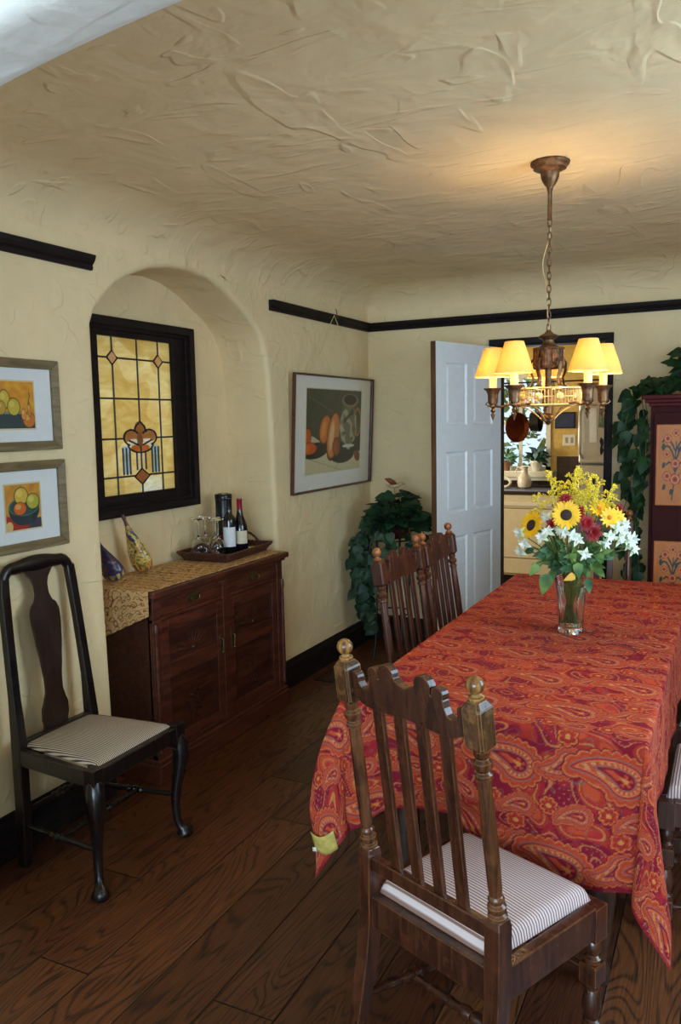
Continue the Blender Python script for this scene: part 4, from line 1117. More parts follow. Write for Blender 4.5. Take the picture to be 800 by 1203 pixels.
def art_small1(u, v):
    C = np.tile(np.array([214., 146., 40.]), (len(u), 1)); n1 = wnoise(u, v, 14, 71); n2 = wnoise(u, v, 30, 72)
    C = C+n1[:, None]*np.array([16, 26, 18])+n2[:, None]*8
    C = over(C, (v < .16+.03*n1)*1., (66, 62, 74))
    e = E(u, v, .34, .18, .42, .36); C = over(C, ((e < 1) & (v < .36))*1., (48, 66, 66)); C = over(C, ((e < 1) & (v < .36) & (v > .31))*1., (120, 140, 120))
    for (cu, cv, ru, rv, col) in ((.20, .62, .14, .20, (206, 178, 60)), (.44, .46, .17, .19, (198, 176, 56)), (.10, .44, .13, .15, (186, 150, 48)), (.84, .18, .17, .17, (206, 118, 44)), (.86, .40, .055, .16, (192, 128, 40)), (.70, .30, .07, .13, (220, 140, 60))):
        e = E(u, v, cu, cv, ru, rv); C = over(C, sstep(-e, -1.12, -1.0), (70, 48, 30)); C = over(C, sstep(-e, -.95, -.8), col); C = over(C, (E(u, v, cu-ru*.3, cv+rv*.3, ru*.4, rv*.35) < 1)*.6, (236, 206, 110))
    C = over(C, (np.abs(u-.86-.02*np.sin(v*20)) < .012)*((v > .5) & (v < .78))*1., (80, 60, 30))
    return C
def art_small2(u, v):
    C = np.tile(np.array([204., 142., 48.]), (len(u), 1)); n1 = wnoise(u, v, 14, 75); n2 = wnoise(u, v, 34, 76)
    C = C+n1[:, None]*np.array([18, 24, 14])+n2[:, None]*8
    C = over(C, (v < .34-.25*u+.03*n1)*1., (164, 44, 26)); C = over(C, ((v < .22) & (u > .62))*1., (62, 56, 70)); C = over(C, (E(u, v, .08, .08, .10, .12) < 1)*1., (214, 182, 110))
    e = E(u, v, .52, .44, .44, .36); C = over(C, ((e < 1) & (v < .56))*1., (24, 50, 56)); e2 = E(u, v, .52, .50, .42, .20); C = over(C, (e2 < 1)*1., (40, 76, 74)); C = over(C, (np.abs(e2-1) < .10)*1., (70, 110, 100))
    for (cu, cv, ru, rv, col) in ((.45, .74, .20, .20, (210, 176, 66)), (.78, .60, .19, .18, (176, 170, 58)), (.40, .46, .19, .15, (208, 100, 34))):
        e = E(u, v, cu, cv, ru, rv); C = over(C, sstep(-e, -1.12, -1.0), (50, 44, 30)); C = over(C, sstep(-e, -.95, -.8), col); C = over(C, (E(u, v, cu-ru*.25, cv+rv*.3, ru*.45, rv*.4) < 1)*.55, (238, 214, 120))
    return C
def art_big(u, v):
    C = np.tile(np.array([64., 70., 50.]), (len(u), 1)); n1 = wnoise(u, v, 16, 81); n2 = wnoise(u, v, 40, 82)
    C = C+n1[:, None]*8+n2[:, None]*5
    C = over(C, (np.abs(v-.92+.42*u) < .004)*.5, (150, 150, 130)); C = over(C, (np.abs(v-.55-.5*u) < .004)*(u < .3)*.4, (130, 130, 110))
    C = over(C, (v < .50-.55*u+.02*n1)*1., (196, 184, 138)); C = over(C, (v < .26-.04*u)*1., (206, 192, 146)); 
    C = over(C, (np.abs(v-.16+.30*(u-.1)) < .005)*.6, (150, 130, 90)); C = over(C, (np.abs(v-.02-.9*(u-.5)) < .006)*(v < .2)*.6, (150, 130, 90))
    C = over(C, ((u > .82) & (v > .22) & (v < .46))*1., (38, 38, 34))
    for q in ((.16, .27, .22, .095, .1, (34, 30, 30)), (.64, .22, .24, .13, 0, (30, 34, 34))): C = over(C, sstep(-E(u, v, *q[:5]), -1.1, -.95), q[5])
    def veg(cu, cv, ru, rv, rot, col, hi):
        nonlocal C
        e = E(u, v, cu, cv, ru, rv, rot); C = over(C, sstep(-e, -1.08, -.95), (100, 46, 20)); C = over(C, sstep(-e, -.9, -.7), col); C = over(C, sstep(-E(u, v, cu-ru*.25, cv, ru*.45, rv*.75, rot), -1, -.2)*.8, hi)
    veg(.0, .40, .08, .15, -.3, (196, 84, 24), (220, 110, 40)); veg(.05, .30, .14, .075, 0, (206, 88, 22), (226, 120, 44)); veg(.32, .52, .10, .185, -.22, (206, 112, 40), (232, 150, 76)); veg(.47, .44, .115, .31, -.16, (204, 124, 56), (234, 196, 140)); veg(.53, .30, .07, .12, 0, (150, 74, 34), (170, 90, 44))
    # silver jug
    e = E(u, v, .76, .55, .175, .25); C = over(C, ((E(u, v, .76, .84, .13, .09) < 1) | ((np.abs(u-.76) < .12) & (v > .66) & (v < .86)))*1., (110, 84, 54))
    C = over(C, (e < 1)*1., (112, 108, 80)); C = over(C, ((e < .9) & (np.sin(u*40+n1*4+v*16) > .45))*.8, (176, 172, 134)); C = over(C, ((e < .9) & (wnoise(u, v, 26, 84) > .35))*.8, (54, 48, 36)); C = over(C, (e < 1)*(u < .66)*.5, (196, 190, 150))
    C = over(C, (E(u, v, .78, .875, .16, .085) < 1)*1., (140, 112, 80)); C = over(C, (E(u, v, .78, .885, .125, .065) < 1)*1., (34, 26, 24))
    C = over(C, (np.abs(E(u, v, .93, .60, .07, .17)-1) < .22)*1., (166, 106, 60)); C = over(C, ((np.abs(u-.76) < .03) & (v > .25) & (v < .31))*1., (150, 146, 110)); C = over(C, sstep(-E(u, v, .76, .30, .12, .022), -1.1, -.9), (206, 206, 170))
    C = over(C, sstep(-E(u, v, .94, .165, .055, .075, .4), -1.1, -.9), (120, 62, 40))
    return C
def picture(label, y, z, hy, hz, fw, imy, imz, art, mfr, mmat, tilt=0, off=.0, depth=.02, dv=0, roll=0, name='framed_picture', cat='picture'):
    t = thing(name, label, cat, (off, y, z)); t.rotation_euler = (roll, tilt, 0)
    frame_y(t, hy, hz, fw, 0, depth, mfr)
    MB().box(.001, .006, -hy+.004, hy-.004, -hz+.004, hz-.004).build('mat_board', mmat, t, smooth=False)
    MB().box(.006, .0068, -imy-.006, imy+.006, dv-imz-.006, dv+imz+.006).build('mat_bevel', M['bevelmat'], t, smooth=False)
    paint_grid('painting', 110, 130, lambda u, v: (np.zeros_like(u)+.0078, (2*u-1)*imy, dv+(2*v-1)*imz), art, M['paint'], t)
    MB().add([(.0105, -hy+fw*.8, -hz+fw*.8), (.0105, hy-fw*.8, -hz+fw*.8), (.0105, hy-fw*.8, hz-fw*.8), (.0105, -hy+fw*.8, hz-fw*.8)], [(0, 1, 2, 3)]).build('glazing', M['clear'], t, smooth=False)
    return t
picture('gold framed still life of fruit bowl and pear, upper of the two small pictures', 2.145, 1.668, .205, .168, .034, .085, .085, art_small1, M['sfr'], M['mat'], off=.004, depth=.022)
picture('gold framed still life of three fruits in dark bowl, lower small picture', 2.150, 1.295, .207, .166, .034, .0815, .083, art_small2, M['sfr'], M['mat'], off=.004, depth=.022)
pb = picture('large framed still life of squashes and silver jug hanging by wire from rail', 4.722, 1.516, .565, .362, .012, .395, .262, art_big, M['bfr'], M['mat2'], tilt=.05, off=.020, depth=.028, dv=.012)
MB().tube([(-.0, -.38, .355), (-.018, .0, .745), (-.0, .36, .355)], .0022, 6).build('hanging_wire', M['wire'], pb)
MB().tube([(.010, .0, .742), (.016, .0, .728), (.006, .0, .722), (.0, .0, .735), (-.002, .0, .775), (-.012, .0, .785)], .003, 6).build('rail_hook', M['brass'], pb)

# ================================================================== CHANDELIER
def chandelier():
    cx, cy = 1.740, 3.06
    t = thing('chandelier', 'bronze chandelier with five lit candle lamps hanging from ceiling over table', 'chandelier', (cx, cy, 1.66))
    t.location = (cx, cy, 0)
    br = M['bronze']
    MB().lathe([(.001, 2.502), (.066, 2.500), (.070, 2.494), (.066, 2.487), (.060, 2.484), (.058, 2.474), (.044, 2.470), (.034, 2.462), (.032, 2.445), (.026, 2.430), (.018, 2.418), (.012, 2.412), (.0105, 2.405)], 36, wav=.02, nw=12).build('ceiling_canopy', br, t)
    MB().lathe([(.0105, 2.41), (.0095, 2.40), (.0075, 2.395), (.0075, 2.305), (.009, 2.30), (.006, 2.295), (.001, 2.294)], 14, wav=.08, nw=6).build('stem_tube', br, t)
    # chain
    zt, zb, n = 2.298, 1.900, 17; p = (zt-zb)/n
    for k in range(n):
        zc = zt-p*(k+.5); L = p*.5+.004; pts = []
        for a in np.linspace(0, 2*PI, 16, endpoint=False):
            s, c = math.sin(a), math.cos(a); q = (.0068*c, 0, zc+L*math.copysign(abs(s)**.8, s))
            pts.append(q if k % 2 == 0 else (0, .0068*c, q[2]))
        MB().tube(pts, .0021, 6, closed=True).build('chain_link', br, t)
    MB().tube([(.004*math.sin(s*14)-.022*math.exp(-((s-.45)/.2)**2), .004*math.cos(s*11), 2.30-.40*s) for s in np.linspace(0, 1, 40)], .0013, 6).build('lamp_cord', M['wire'], t)
    # crown
    m_ = MB().lathe([(.006, 1.905), (.012, 1.897), (.016, 1.892), (.030, 1.886), (.038, 1.880), (.030, 1.874), (.020, 1.868), (.020, 1.860), (.026, 1.850), (.036, 1.843), (.042, 1.838)], 30, wav=.04, nw=10)
    m_.build('crown', br, t)
    # upper cage: five flat panels with bars
    m_ = MB(); r = .054
    for z in (1.836, 1.768): m_.tube([(r*math.cos(a), r*math.sin(a), z) for a in np.linspace(0, 2*PI, 30, endpoint=False)], .0045, 8, closed=True)
    for k in range(30):
        a = 2*PI*k/30; m_.tube([(r*math.cos(a), r*math.sin(a), 1.768), (r*math.cos(a), r*math.sin(a), 1.836)], .0017, 5)
    m_.lathe([(r-.002, 1.838), (.030, 1.842)], 30, cap=False); m_.lathe([(.001, 1.770), (r-.006, 1.770), (r-.006, 1.836)], 30, cap=False)
    for k in range(5):
        a = 2*PI*k/5+.3; m_.M = Matrix.Rotation(a, 4, 'Z'); m_.box(r-.001, r+.003, -.010, .010, 1.785, 1.820); m_.M = Matrix.Identity(4)
    m_.build('upper_cage', br, t)
    MB().lathe([(.001, 1.84), (.010, 1.835), (.012, 1.70), (.018, 1.68), (.016, 1.60), (.001, 1.595)], 16).build('centre_column', br, t)
    rot0 = math.radians(-90+.0)-YAW*0   # first lamp placed away from the camera below
    away = math.atan2(cy-0, cx-CX)+.05
    R = .117
    # pierced band
    m_ = MB()
    for z, q in ((1.630, .004), (1.690, .004)): m_.tube([(R*math.cos(a), R*math.sin(a), z) for a in np.linspace(0, 2*PI, 48, endpoint=False)], q, 8, closed=True)
    for k in range(60):
        a = 2*PI*k/60; m_.tube([(R*math.cos(a), R*math.sin(a), 1.63), (R*math.cos(a), R*math.sin(a), 1.69)], .0016, 5)
    for k in range(10):
        a = 2*PI*k/10+away+.31; m_.M = Matrix.Rotation(a, 4, 'Z') @ Matrix.Translation((R, 0, 1.660)) @ Matrix.Rotation(PI/2, 4, 'Y')
        m_.lathe([(.015, -.003), (.013, .003), (.006, .0055), (.001, .006)], 14, wav=.12, nw=6); m_.M = Matrix.Identity(4)
    m_.tube([(R*.985*math.cos(a), R*.985*math.sin(a), 1.66) for a in np.linspace(0, 2*PI, 48, endpoint=False)], .002, 6, closed=True)
    o = m_.build('pierced_band', M['gilt'], t); o['label'] = 'pale gilt pierced band'
    MB().lathe([(.001, 1.556), (.008, 1.560), (.011, 1.568), (.020, 1.574), (.024, 1.584), (.016, 1.594), (.010, 1.602)], 18, wav=.06, nw=5).build('bottom_finial', br, t)
    m0 = Matrix.Identity(4)
    shade_m = NT('parchment_shade', .7); tr = shade_m.node('ShaderNodeBsdfTranslucent'); tr.inputs[0].default_value = (*lin((240, 214, 128)), 1); shade_m.color((*lin((232, 206, 130)), 1))
    mx = shade_m.node('ShaderNodeMixShader'); mx.inputs[0].default_value = .42; shade_m.t.links.new(shade_m.b.outputs[0], mx.inputs[1]); shade_m.t.links.new(tr.outputs[0], mx.inputs[2]); shade_m.t.links.new(mx.outputs[0], shade_m.t.nodes['Material Output'].inputs[0])
    bulb_m = NT('lit_bulb'); bulb_m.color((1, .8, .5, 1)); bulb_m.b.inputs['Emission Color'].default_value = (1, .66, .28, 1); bulb_m.b.inputs['Emission Strength'].default_value = 14
    cand_m = NT('lit_candle_sleeve', .5); cand_m.color((*lin((240, 214, 140)), 1)); cand_m.b.inputs['Emission Color'].default_value = (1, .62, .2, 1); cand_m.b.inputs['Emission Strength'].default_value = .35
    for k in range(5):
        a = away+2*PI*k/5; c, s = math.cos(a), math.sin(a); RL = .213
        def P(r, z): return (r*c, r*s, z)
        # S strap from cage to band
        MB().tube([P(.056, 1.80), P(.068, 1.785), P(.066, 1.755), P(.056, 1.730), P(.062, 1.705), P(.085, 1.690), P(.115, 1.688)], [.0085]*7, 8, flat=.5, up=(-s, c, 0)).build('strap', br, t)
        MB().tube([P(.118, 1.632), P(.105, 1.628), P(.075, 1.618), P(.045, 1.598), P(.024, 1.578), P(.014, 1.572)], [.0055]*6, 8, flat=.5, up=(-s, c, 0)).build('lower_brace', M['gilt'], t)
        arm = MB().tube([P(.118, 1.634), P(.150, 1.636), P(.180, 1.628), P(.205, 1.632), P(RL, 1.642)], [.005, .0045, .0045, .005, .006], 8).tube([P(RL, 1.634), P(RL+.018, 1.632), P(RL+.028, 1.640), P(RL+.022, 1.648)], [.004, .003, .003, .002], 6)
        arm = arm.build('arm', br, t)
        m_ = MB(); m_.lathe([(.010, 1.636), (.017, 1.640), (.019, 1.650), (.020, 1.675), (.024, 1.688), (.033, 1.697), (.034, 1.700), (.030, 1.698), (.020, 1.688), (.017, 1.680), (.001, 1.680)], 40, RL*c, RL*s, cap=False)
        # scalloped lip
        vs = []
        m_.v = [((x-RL*c)*(1+.09*math.cos(8*math.atan2(y-RL*s, x-RL*c)))+RL*c, (y-RL*s)*(1+.09*math.cos(8*math.atan2(y-RL*s, x-RL*c)))+RL*s, z) if z > 1.69 else (x, y, z) for x, y, z in m_.v]
        cup = m_.build('candle_cup', br, arm)
        MB().lathe([(.001, 1.577), (.004, 1.585), (.009, 1.600), (.004, 1.604), (.010, 1.614), (.005, 1.622), (.012, 1.630), (.012, 1.638)], 14, RL*c, RL*s, cap=False).build('arrow_pendant', br, arm)
        MB().lathe([(.0145, 1.682), (.0145, 1.752), (.012, 1.754), (.001, 1.754)], 20, RL*c, RL*s).build('candle_sleeve', cand_m.m, arm)
        b = MB().ball((RL*c, RL*s, 1.772), .012, 14, 1.4); b.build('bulb', bulb_m.m, arm)
        sh = MB().lathe([(.068, 1.742), (.0695, 1.742), (.033, 1.852), (.0318, 1.852), (.068, 1.742)], 36, RL*c, RL*s, cap=False).build('lamp_shade', shade_m.m, arm)
        l = bpy.data.lights.new('bulb_light', 'POINT'); l.energy = BULB_W; l.color = WARM; l.shadow_soft_size = .024
        lo = bpy.data.objects.new('bulb_light', l); COL.objects.link(lo); lo.location = (cx+(RL)*c, cy+(RL)*s, 1.772)
        lo.parent = None
chandelier()

# ================================================================== FOLIAGE
def leaf_into(m_, p, d, size, up=None, fold=.25, w_=.42, heart=True):
    """one leaf blade starting at p pointing along d"""
    d = Vector(d).normalized(); u = Vector(up) if up else Vector((random.uniform(-1, 1), random.uniform(-1, 1), random.uniform(.2, 1)))
    s = d.cross(u)
    if s.length < 1e-4: s = d.orthogonal()
    s.normalize(); n = s.cross(d)
    prof = [(0, 0), (-.06 if heart else .04, w_*.45 if heart else w_*.35), (.15, w_), (.42, w_*.93), (.72, w_*.5), (1.0, 0)]
    vs, fs = [], []
    for (t, hw) in prof:
        c = Vector(p)+d*size*t-n*size*.22*t*t
        if hw == 0: vs += [c, c, c]
        else:
            e = n*hw*size*fold
            mid = Vector(p)+d*size*max(t, 0)-n*size*.22*t*t
            vs += [c-s*hw*size+e, mid, c+s*hw*size+e]
    for i in range(5):
        a = i*3; fs += [(a, a+1, a+4, a+3), (a+1, a+2, a+5, a+4)]
    # drop degenerate ends
    f2 = []
    for f in fs:
        q = []
        for i in f:
            j = 0 if i < 3 else (15 if i >= 15 else i)
            if j not in q: q.append(j)
        if len(q) > 2: f2.append(tuple(q))
    m_.add(vs, f2)

def corner_plant():
    t = thing('potted_pothos', 'bushy green trailing plant in brown bowl on tall stand, left far corner', 'plant', (.33, 4.95, 0))
    z0 = .80
    MB().lathe([(.05, z0+.0), (.09, z0+.01), (.118, z0+.045), (.122, z0+.078), (.113, z0+.078), (.108, z0+.07), (.001, z0+.068)], 28).build('bowl_pot', plain('dark_red_glazed_bowl', (62, 28, 26), .25), t)
    m_ = MB(); vn = MB(); r = random.Random(5)
    for k in range(230):
        a = r.uniform(0, 2*PI); rr = .20*math.sqrt(r.random()); h = .25*(1-(rr/.24)**2)*r.uniform(.1, 1)
        p = Vector((rr*math.cos(a)*.85+(.03), rr*math.sin(a)*.8, z0+.07+h))
        d = Vector((math.cos(a), math.sin(a), r.uniform(-.3, .5)))
        random.seed(k); leaf_into(m_, p, d, r.uniform(.065, .105), up=(r.uniform(-.5, .5)+.3, -.5+r.uniform(-.5, .5), .9))
    for (ax, ay, L, n) in ((-.19, -.13, .52, 46), (-.22, -.02, .62, 44), (-.14, -.20, .58, 44), (.19, -.15, .24, 16), (-.05, -.22, .40, 20), (-.23, -.10, .45, 36), (.24, .0, .20, 14), (-.10, -.17, .68, 30), (.05, -.18, .16, 12)):
        pts = []
        for s in np.linspace(0, 1, 14):
            q = Vector((ax*min(1, s*3)+.012*math.sin(s*9+ax*30), ay*min(1, s*3)+.012*math.cos(s*7), z0+.09+.06*math.sin(min(1, s*3)*PI)-L*max(0, s-.15)/.85))
            q.x = max(q.x, -.30); pts.append(q)
        vn.tube(pts, .0022, 5)
        for i in range(n):
            s = .1+.9*r.random(); j = min(12, int(s*13)); p = pts[j].lerp(pts[j+1], s*13-j)
            d = Vector((r.uniform(-1, 1), r.uniform(-1, .6), -.7)); random.seed(i+99)
            p = p+Vector((r.uniform(-.02, .03), r.uniform(-.03, .02), 0)); sz = r.uniform(.055, .09)
            if p.x+d.normalized().x*sz < -.30: d.x = abs(d.x)
            leaf_into(m_, p, d, sz, up=(.5, -.8, .4))
    m_.build('foliage', M['leaf2'], t, angle=70); vn.build('trailing_stems', M['vine'], t)
    st = thing('plant_stand', 'tall black metal plant stand with thin legs, left far corner', 'plant stand', (.33, 4.95, 0))
    for k in range(4):
        a = PI/4+k*PI/2; c, s = math.cos(a), math.sin(a)
        MB().tube([(.15*c, .15*s, 0), (.135*c, .135*s, .1), (.115*c, .115*s, .45), (.115*c, .115*s, .80), (.126*c, .126*s, .84), (.142*c, .142*s, .845)], .0075, 8).build('leg', M['iron'], st)
    m_ = MB(); m_.tube([(.112*math.cos(a), .112*math.sin(a), .795) for a in np.linspace(0, 2*PI, 24, endpoint=False)], .005, 6, closed=True); 
    MB().tube([(.12*math.cos(a), .12*math.sin(a), .3) for a in np.linspace(0, 2*PI, 24, endpoint=False)], .005, 6, closed=True).build('stand_ring', M['iron'], st)
    m_.build('stand_ring', M['iron'], st)
    b = thing('bird_ornament', 'small painted bird ornament on a stick above the corner plant', 'ornament', (.36, 4.92, 1.155))
    m_ = MB(); m_.M = Matrix.Rotation(.35, 4, 'Z'); m_.tube([(-.06, 0, .012), (-.04, 0, .004), (-.01, 0, 0), (.02, 0, .004), (.038, 0, .016), (.052, 0, .018), (.068, 0, .014)], [.002, .009, .016, .015, .011, .010, .001], 10, up=(0, 1, 0)); m_.build('bird_body', plain('bird_cream', (176, 150, 110), .5, var=.4, scale=50), b)
    for s in (-1, 1):
        w_ = MB(); w_.M = Matrix.Rotation(.35, 4, 'Z'); w_.add([(.02, s*.008, .010), (-.02, s*.008, .008), (-.065, s*.03, .05), (-.03, s*.03, .052), (.0, s*.02, .035)], [(0, 1, 2, 3, 4)]); w_.build('wing', plain('bird_wing_brown', (128, 62, 34), .5), b, solid=.002)
    MB().tube([(0, 0, -.01), (.004, 0, -.12), (.0, 0, -.26)], .0018, 6).build('support_stick', M['iron'], b)
corner_plant()

# ================================================================== HUTCH
def hutch():
    x0, x1, yf, yb_, h = 1.925, 2.95, 4.885, 5.31, 1.70
    t = thing('painted_cabinet', 'tall oxblood cabinet with painted flower panels against far wall', 'cabinet', ((x0+x1)/2, (yf+yb_)/2, 0))
    ox, oy = (x0+x1)/2, (yf+yb_)/2
    def B(m_, a, b, c, d, e, f): return m_.box(a-ox, b-ox, c-oy, d-oy, e, f)
    m_ = MB(); B(m_, x0+.01, x1-.01, yf+.02, yb_, .06, 1.635); m_.build('body', M['hutch'], t, smooth=False)
    m_ = MB(); B(m_, x0-.035, x1+.035, yf-.03, yb_, 1.675, 1.70); B(m_, x0-.02, x1+.02, yf-.015, yb_, 1.655, 1.675); B(m_, x0, x1, yf, yb_, 1.635, 1.655); m_.build('cornice', M['hutchtop'], t, bevel=.006, smooth=False)
    m_ = MB(); B(m_, x0-.01, x1+.01, yf-.01, yb_, 0, .08); m_.build('plinth', M['hutch'], t, bevel=.004, smooth=False)
    def floral(u, v):
        C = np.tile(np.array([188., 118., 62.]), (len(u), 1)); n1 = wnoise(u, v, 12, 90); C = C+n1[:, None]*np.array([10, 8, 4])
        C = over(C, ((u < .035) | (u > .965) | (v < .015) | (v > .985))*1., (206, 120, 62))
        def ln(pts, w_, col):
            nonlocal C
            for (a, b), (c, d) in zip(pts, pts[1:]):
                dx, dy = c-a, (d-b)*2.0; px, py = u-a, (v-b)*2.0; tt = np.clip((px*dx+py*dy)/(dx*dx+dy*dy+1e-9), 0, 1)
                C = over(C, (np.hypot(px-tt*dx, py-tt*dy) < w_)*1., col)
        G = (52, 66, 62)
        ln([(.42, .06), (.46, .2), (.5, .4), (.5, .6), (.52, .8)], .016, G)
        for s in (-1, 1):
            for (vv, L, up) in ((.55, .34, .20), (.68, .36, .16), (.30, .30, .10), (.42, .24, .12)):
                pts = [(.5, vv)]+[(.5+s*L*q, vv+up*math.sin(q*2.3)) for q in (.25, .5, .75, 1.0)]; ln(pts, .024, G)
        R_ = (172, 72, 42)
        for (cu, cv, q) in ((.5, .32, .16), (.28, .36, .13), (.72, .36, .13), (.5, .52, .13), (.26, .64, .10), (.74, .64, .10), (.28, .84, .12), (.72, .84, .12), (.5, .91, .10)):
            an = np.arctan2((v-cv)*2, u-cu); r = np.hypot(u-cu, (v-cv)*2)/q; C = over(C, (r < .8+.2*np.abs(np.sin(an*2.5)))*1., R_); C = over(C, (np.abs(r-.6) < .12)*.6, (226, 180, 130)); C = over(C, (r < .25)*1., (120, 44, 34))
        for (cu, cv) in ((.18, .50), (.82, .50), (.2, .22), (.8, .22), (.16, .74), (.84, .74), (.40, .16), (.6, .70)): C = over(C, (E(u, v, cu, cv, .05, .035, .5) < 1)*1., G)
        return C
    for i, (a, b) in enumerate(((x0+.03, ox-.012), (ox+.012, x1-.03))):
        m_ = MB(); B(m_, a, b, yf, yf+.022, .11, 1.60); d = m_.build('cabinet_door', M['hutch'], t, bevel=.003, smooth=False)
        pw = .17 ; pc = a+.022+pw/2 if i == 0 else b-.022-pw/2
        cols = [(a+.022+.095, .095), (b-.045-.095, .095)]
        for (cxx, hw_) in cols:
            for (z0, z1) in ((1.085, 1.525), (.44, .865)):
                m_ = MB(); B(m_, cxx-hw_-.008, cxx+hw_+.008, yf-.006, yf+.002, z0-.008, z1+.008); f = m_.build('panel_moulding', plain('orange_panel_edge', (186, 106, 56), .5), d, bevel=.003, smooth=False)
                paint_grid('flower_panel', 70, 130, lambda u, v: (cxx-hw_+2*hw_*u-ox, np.zeros_like(u)+yf-.0075-oy, z0+(z1-z0)*v), floral, M['paint'], d)
    return (x0, x1, yf)
hutch()
def hutch_plant():
    t = thing('potted_ivy', 'trailing green ivy in dark pot on top of the painted cabinet', 'plant', (2.16, 5.02, 1.70))
    MB().lathe([(.06, 0), (.075, .01), (.09, .10), (.096, .125), (.088, .125), (.08, .11), (.001, .108)], 24).build('pot', plain('dark_glazed_pot', (40, 26, 28), .3), t)
    m_ = MB(); vn = MB(); r = random.Random(8)
    for k in range(90):
        a = r.uniform(0, 2*PI); rr = .13*math.sqrt(r.random()); p = Vector((rr*math.cos(a)+.03, rr*math.sin(a)-.02, .11+.14*r.random())); leaf_into(m_, p, (math.cos(a), math.sin(a), r.uniform(-.3, .4)), r.uniform(.07, .10), up=(r.uniform(-.3, .5), -.7, .8))
    # vines: along the top then down beside the left side
    vines = [(-.262, -.10, 1.05, 40), (-.285, -.06, 1.15, 34), (-.325, -.01, .95, 30), (-.255, -.03, 1.2, 34), (-.355, .03, .50, 16), (-.34, -.06, .72, 24)]
    for (ax, ay, L, n) in vines:
        pts = []
        for s in np.linspace(0, 1, 26):
            if s < .22: q = s/.22; pts.append(Vector((ax*q, ay*q, .10+.0*math.sin(q*PI)-.075*q)))
            else: q = (s-.22)/.78; pts.append(Vector((ax-.022*math.sin(q*8+ax*40)-.02*q, ay+.02*math.cos(q*9), .03-L*q)))
        vn.tube(pts, .0024, 5)
        for i in range(n):
            s = .05+.95*r.random()**.9; j = min(24, int(s*25)); p = pts[j].lerp(pts[j+1], s*25-j)+Vector((r.uniform(-.02, .01), r.uniform(-.02, .02), 0))
            down = j > 5
            d = Vector((r.uniform(-1, .25) if down else r.uniform(-.6, .3), r.uniform(-1, .2), -.9 if down else r.uniform(-.3, .5))); leaf_into(m_, p, d, r.uniform(.055, .105), up=(r.uniform(-.9, .6), -.8, .5))
    for i in range(36):  # leaves lying over the cornice
        leaf_into(m_, (r.uniform(-.26, .12), r.uniform(-.17, -.05), r.uniform(.02, .10)), (r.uniform(-.7, .7), -1, r.uniform(-.9, .1)), r.uniform(.06, .09), up=(0, -.6, .8))
    m_.build('foliage', M['leaf'], t, angle=70); vn.build('trailing_stems', M['vine'], t)
hutch_plant()

# ================================================================== FLOWERS
VX, VY, VZ = 1.834, 3.05, TZ-.001
def vase():
    t = thing('glass_vase', 'tall flared fluted glass vase standing in the middle of the tablecloth', 'vase', (VX, VY, VZ))
    def star(m_, prof):
        seg = 48; vs, fs = [], []
        for (r, z, w_) in prof:
            for i in range(seg): a = 2*PI*i/seg; rr = r*(1+w_*math.cos(12*a)); vs.append((rr*math.cos(a), rr*math.sin(a), z))
        for k in range(len(prof)-1):
            for i in range(seg): j = (i+1) % seg; fs.append((k*seg+i, k*seg+j, (k+1)*seg+j, (k+1)*seg+i))
        fs.append(tuple(reversed(range(seg)))); fs.append(tuple(range((len(prof)-1)*seg, len(prof)*seg))); return m_.add(vs, fs)
    star(MB(), [(.044, 0, .02), (.047, .003, .02), (.047, .016, .02), (.045, .020, .03), (.048, .08, .03), (.056, .16, .03), (.066, .235, .02), (.072, .262, .01), (.0700, .263, .0), (.063, .235, 0), (.053, .16, 0), (.045, .08, 0), (.041, .024, 0)]).build('vase_body', M['glassv'], t, angle=25)
    MB().lathe([(.0405, .0245), (.0445, .08), (.0525, .16), (.0545, .178)], 40).build('water', M['water'], t)
vase()
def petal(m_, c, d, n, L, w_, bend=.15, tip=.0, segs=4):
    d = Vector(d).normalized(); n = Vector(n).normalized(); s = d.cross(n).normalized(); vs, fs = [], []
    for i in range(segs+1):
        q = i/segs; hw = w_*math.sin(PI*(.12+.88*q)**.8)*(1 if i < segs else .15)+.0004; p = Vector(c)+d*L*q+n*(bend*L*(q-q*q*1.6))
        vs += [p-s*hw+n*hw*.2, p, p+s*hw+n*hw*.2]
    for i in range(segs): a = i*3; fs += [(a, a+1, a+4, a+3), (a+1, a+2, a+5, a+4)]
    m_.add(vs, fs)
def stem_pts(hx, hy, hz):
    """from low inside the vase to the flower head (relative to the vase base)"""
    a = math.atan2(hy, hx); r = math.hypot(hx, hy); br = .020+.024*random.random()
    b = Vector((-br*math.cos(a)*.7, -br*math.sin(a)*.7, .032)); m1 = Vector((math.cos(a)*min(r*.35, .045), math.sin(a)*min(r*.35, .045), .235)); h = Vector((hx, hy, hz))
    out = []
    for s in np.linspace(0, 1, 12):
        if s < .45: out.append(b.lerp(m1, s/.45))
        else:
            q = (s-.45)/.55; c = m1+(m1-b)*.35; out.append(m1*(1-q)**2+c*2*q*(1-q)+h*q*q)
    return out
VR = Vector((math.cos(YAW), math.sin(YAW), 0)); VB = Vector((math.sin(YAW), -math.cos(YAW), 0))   # to the right / toward the viewer's side of the room
def head(px, toward, z):   # px: metres right of the vase axis, toward: metres toward the near side
    p = VR*px+VB*toward; return p.x, p.y, z
def flower_thing(name, label, cat, hp, group=None):
    t = thing(name, label, cat, (VX, VY, VZ+.001), 0, group)
    pts = stem_pts(*hp); MB().tube(pts, [.0022]*11+[.0024], 6).build('stem', M['stem'], t)
    return t, Vector(hp), (pts[-1]-pts[-2]).normalized()
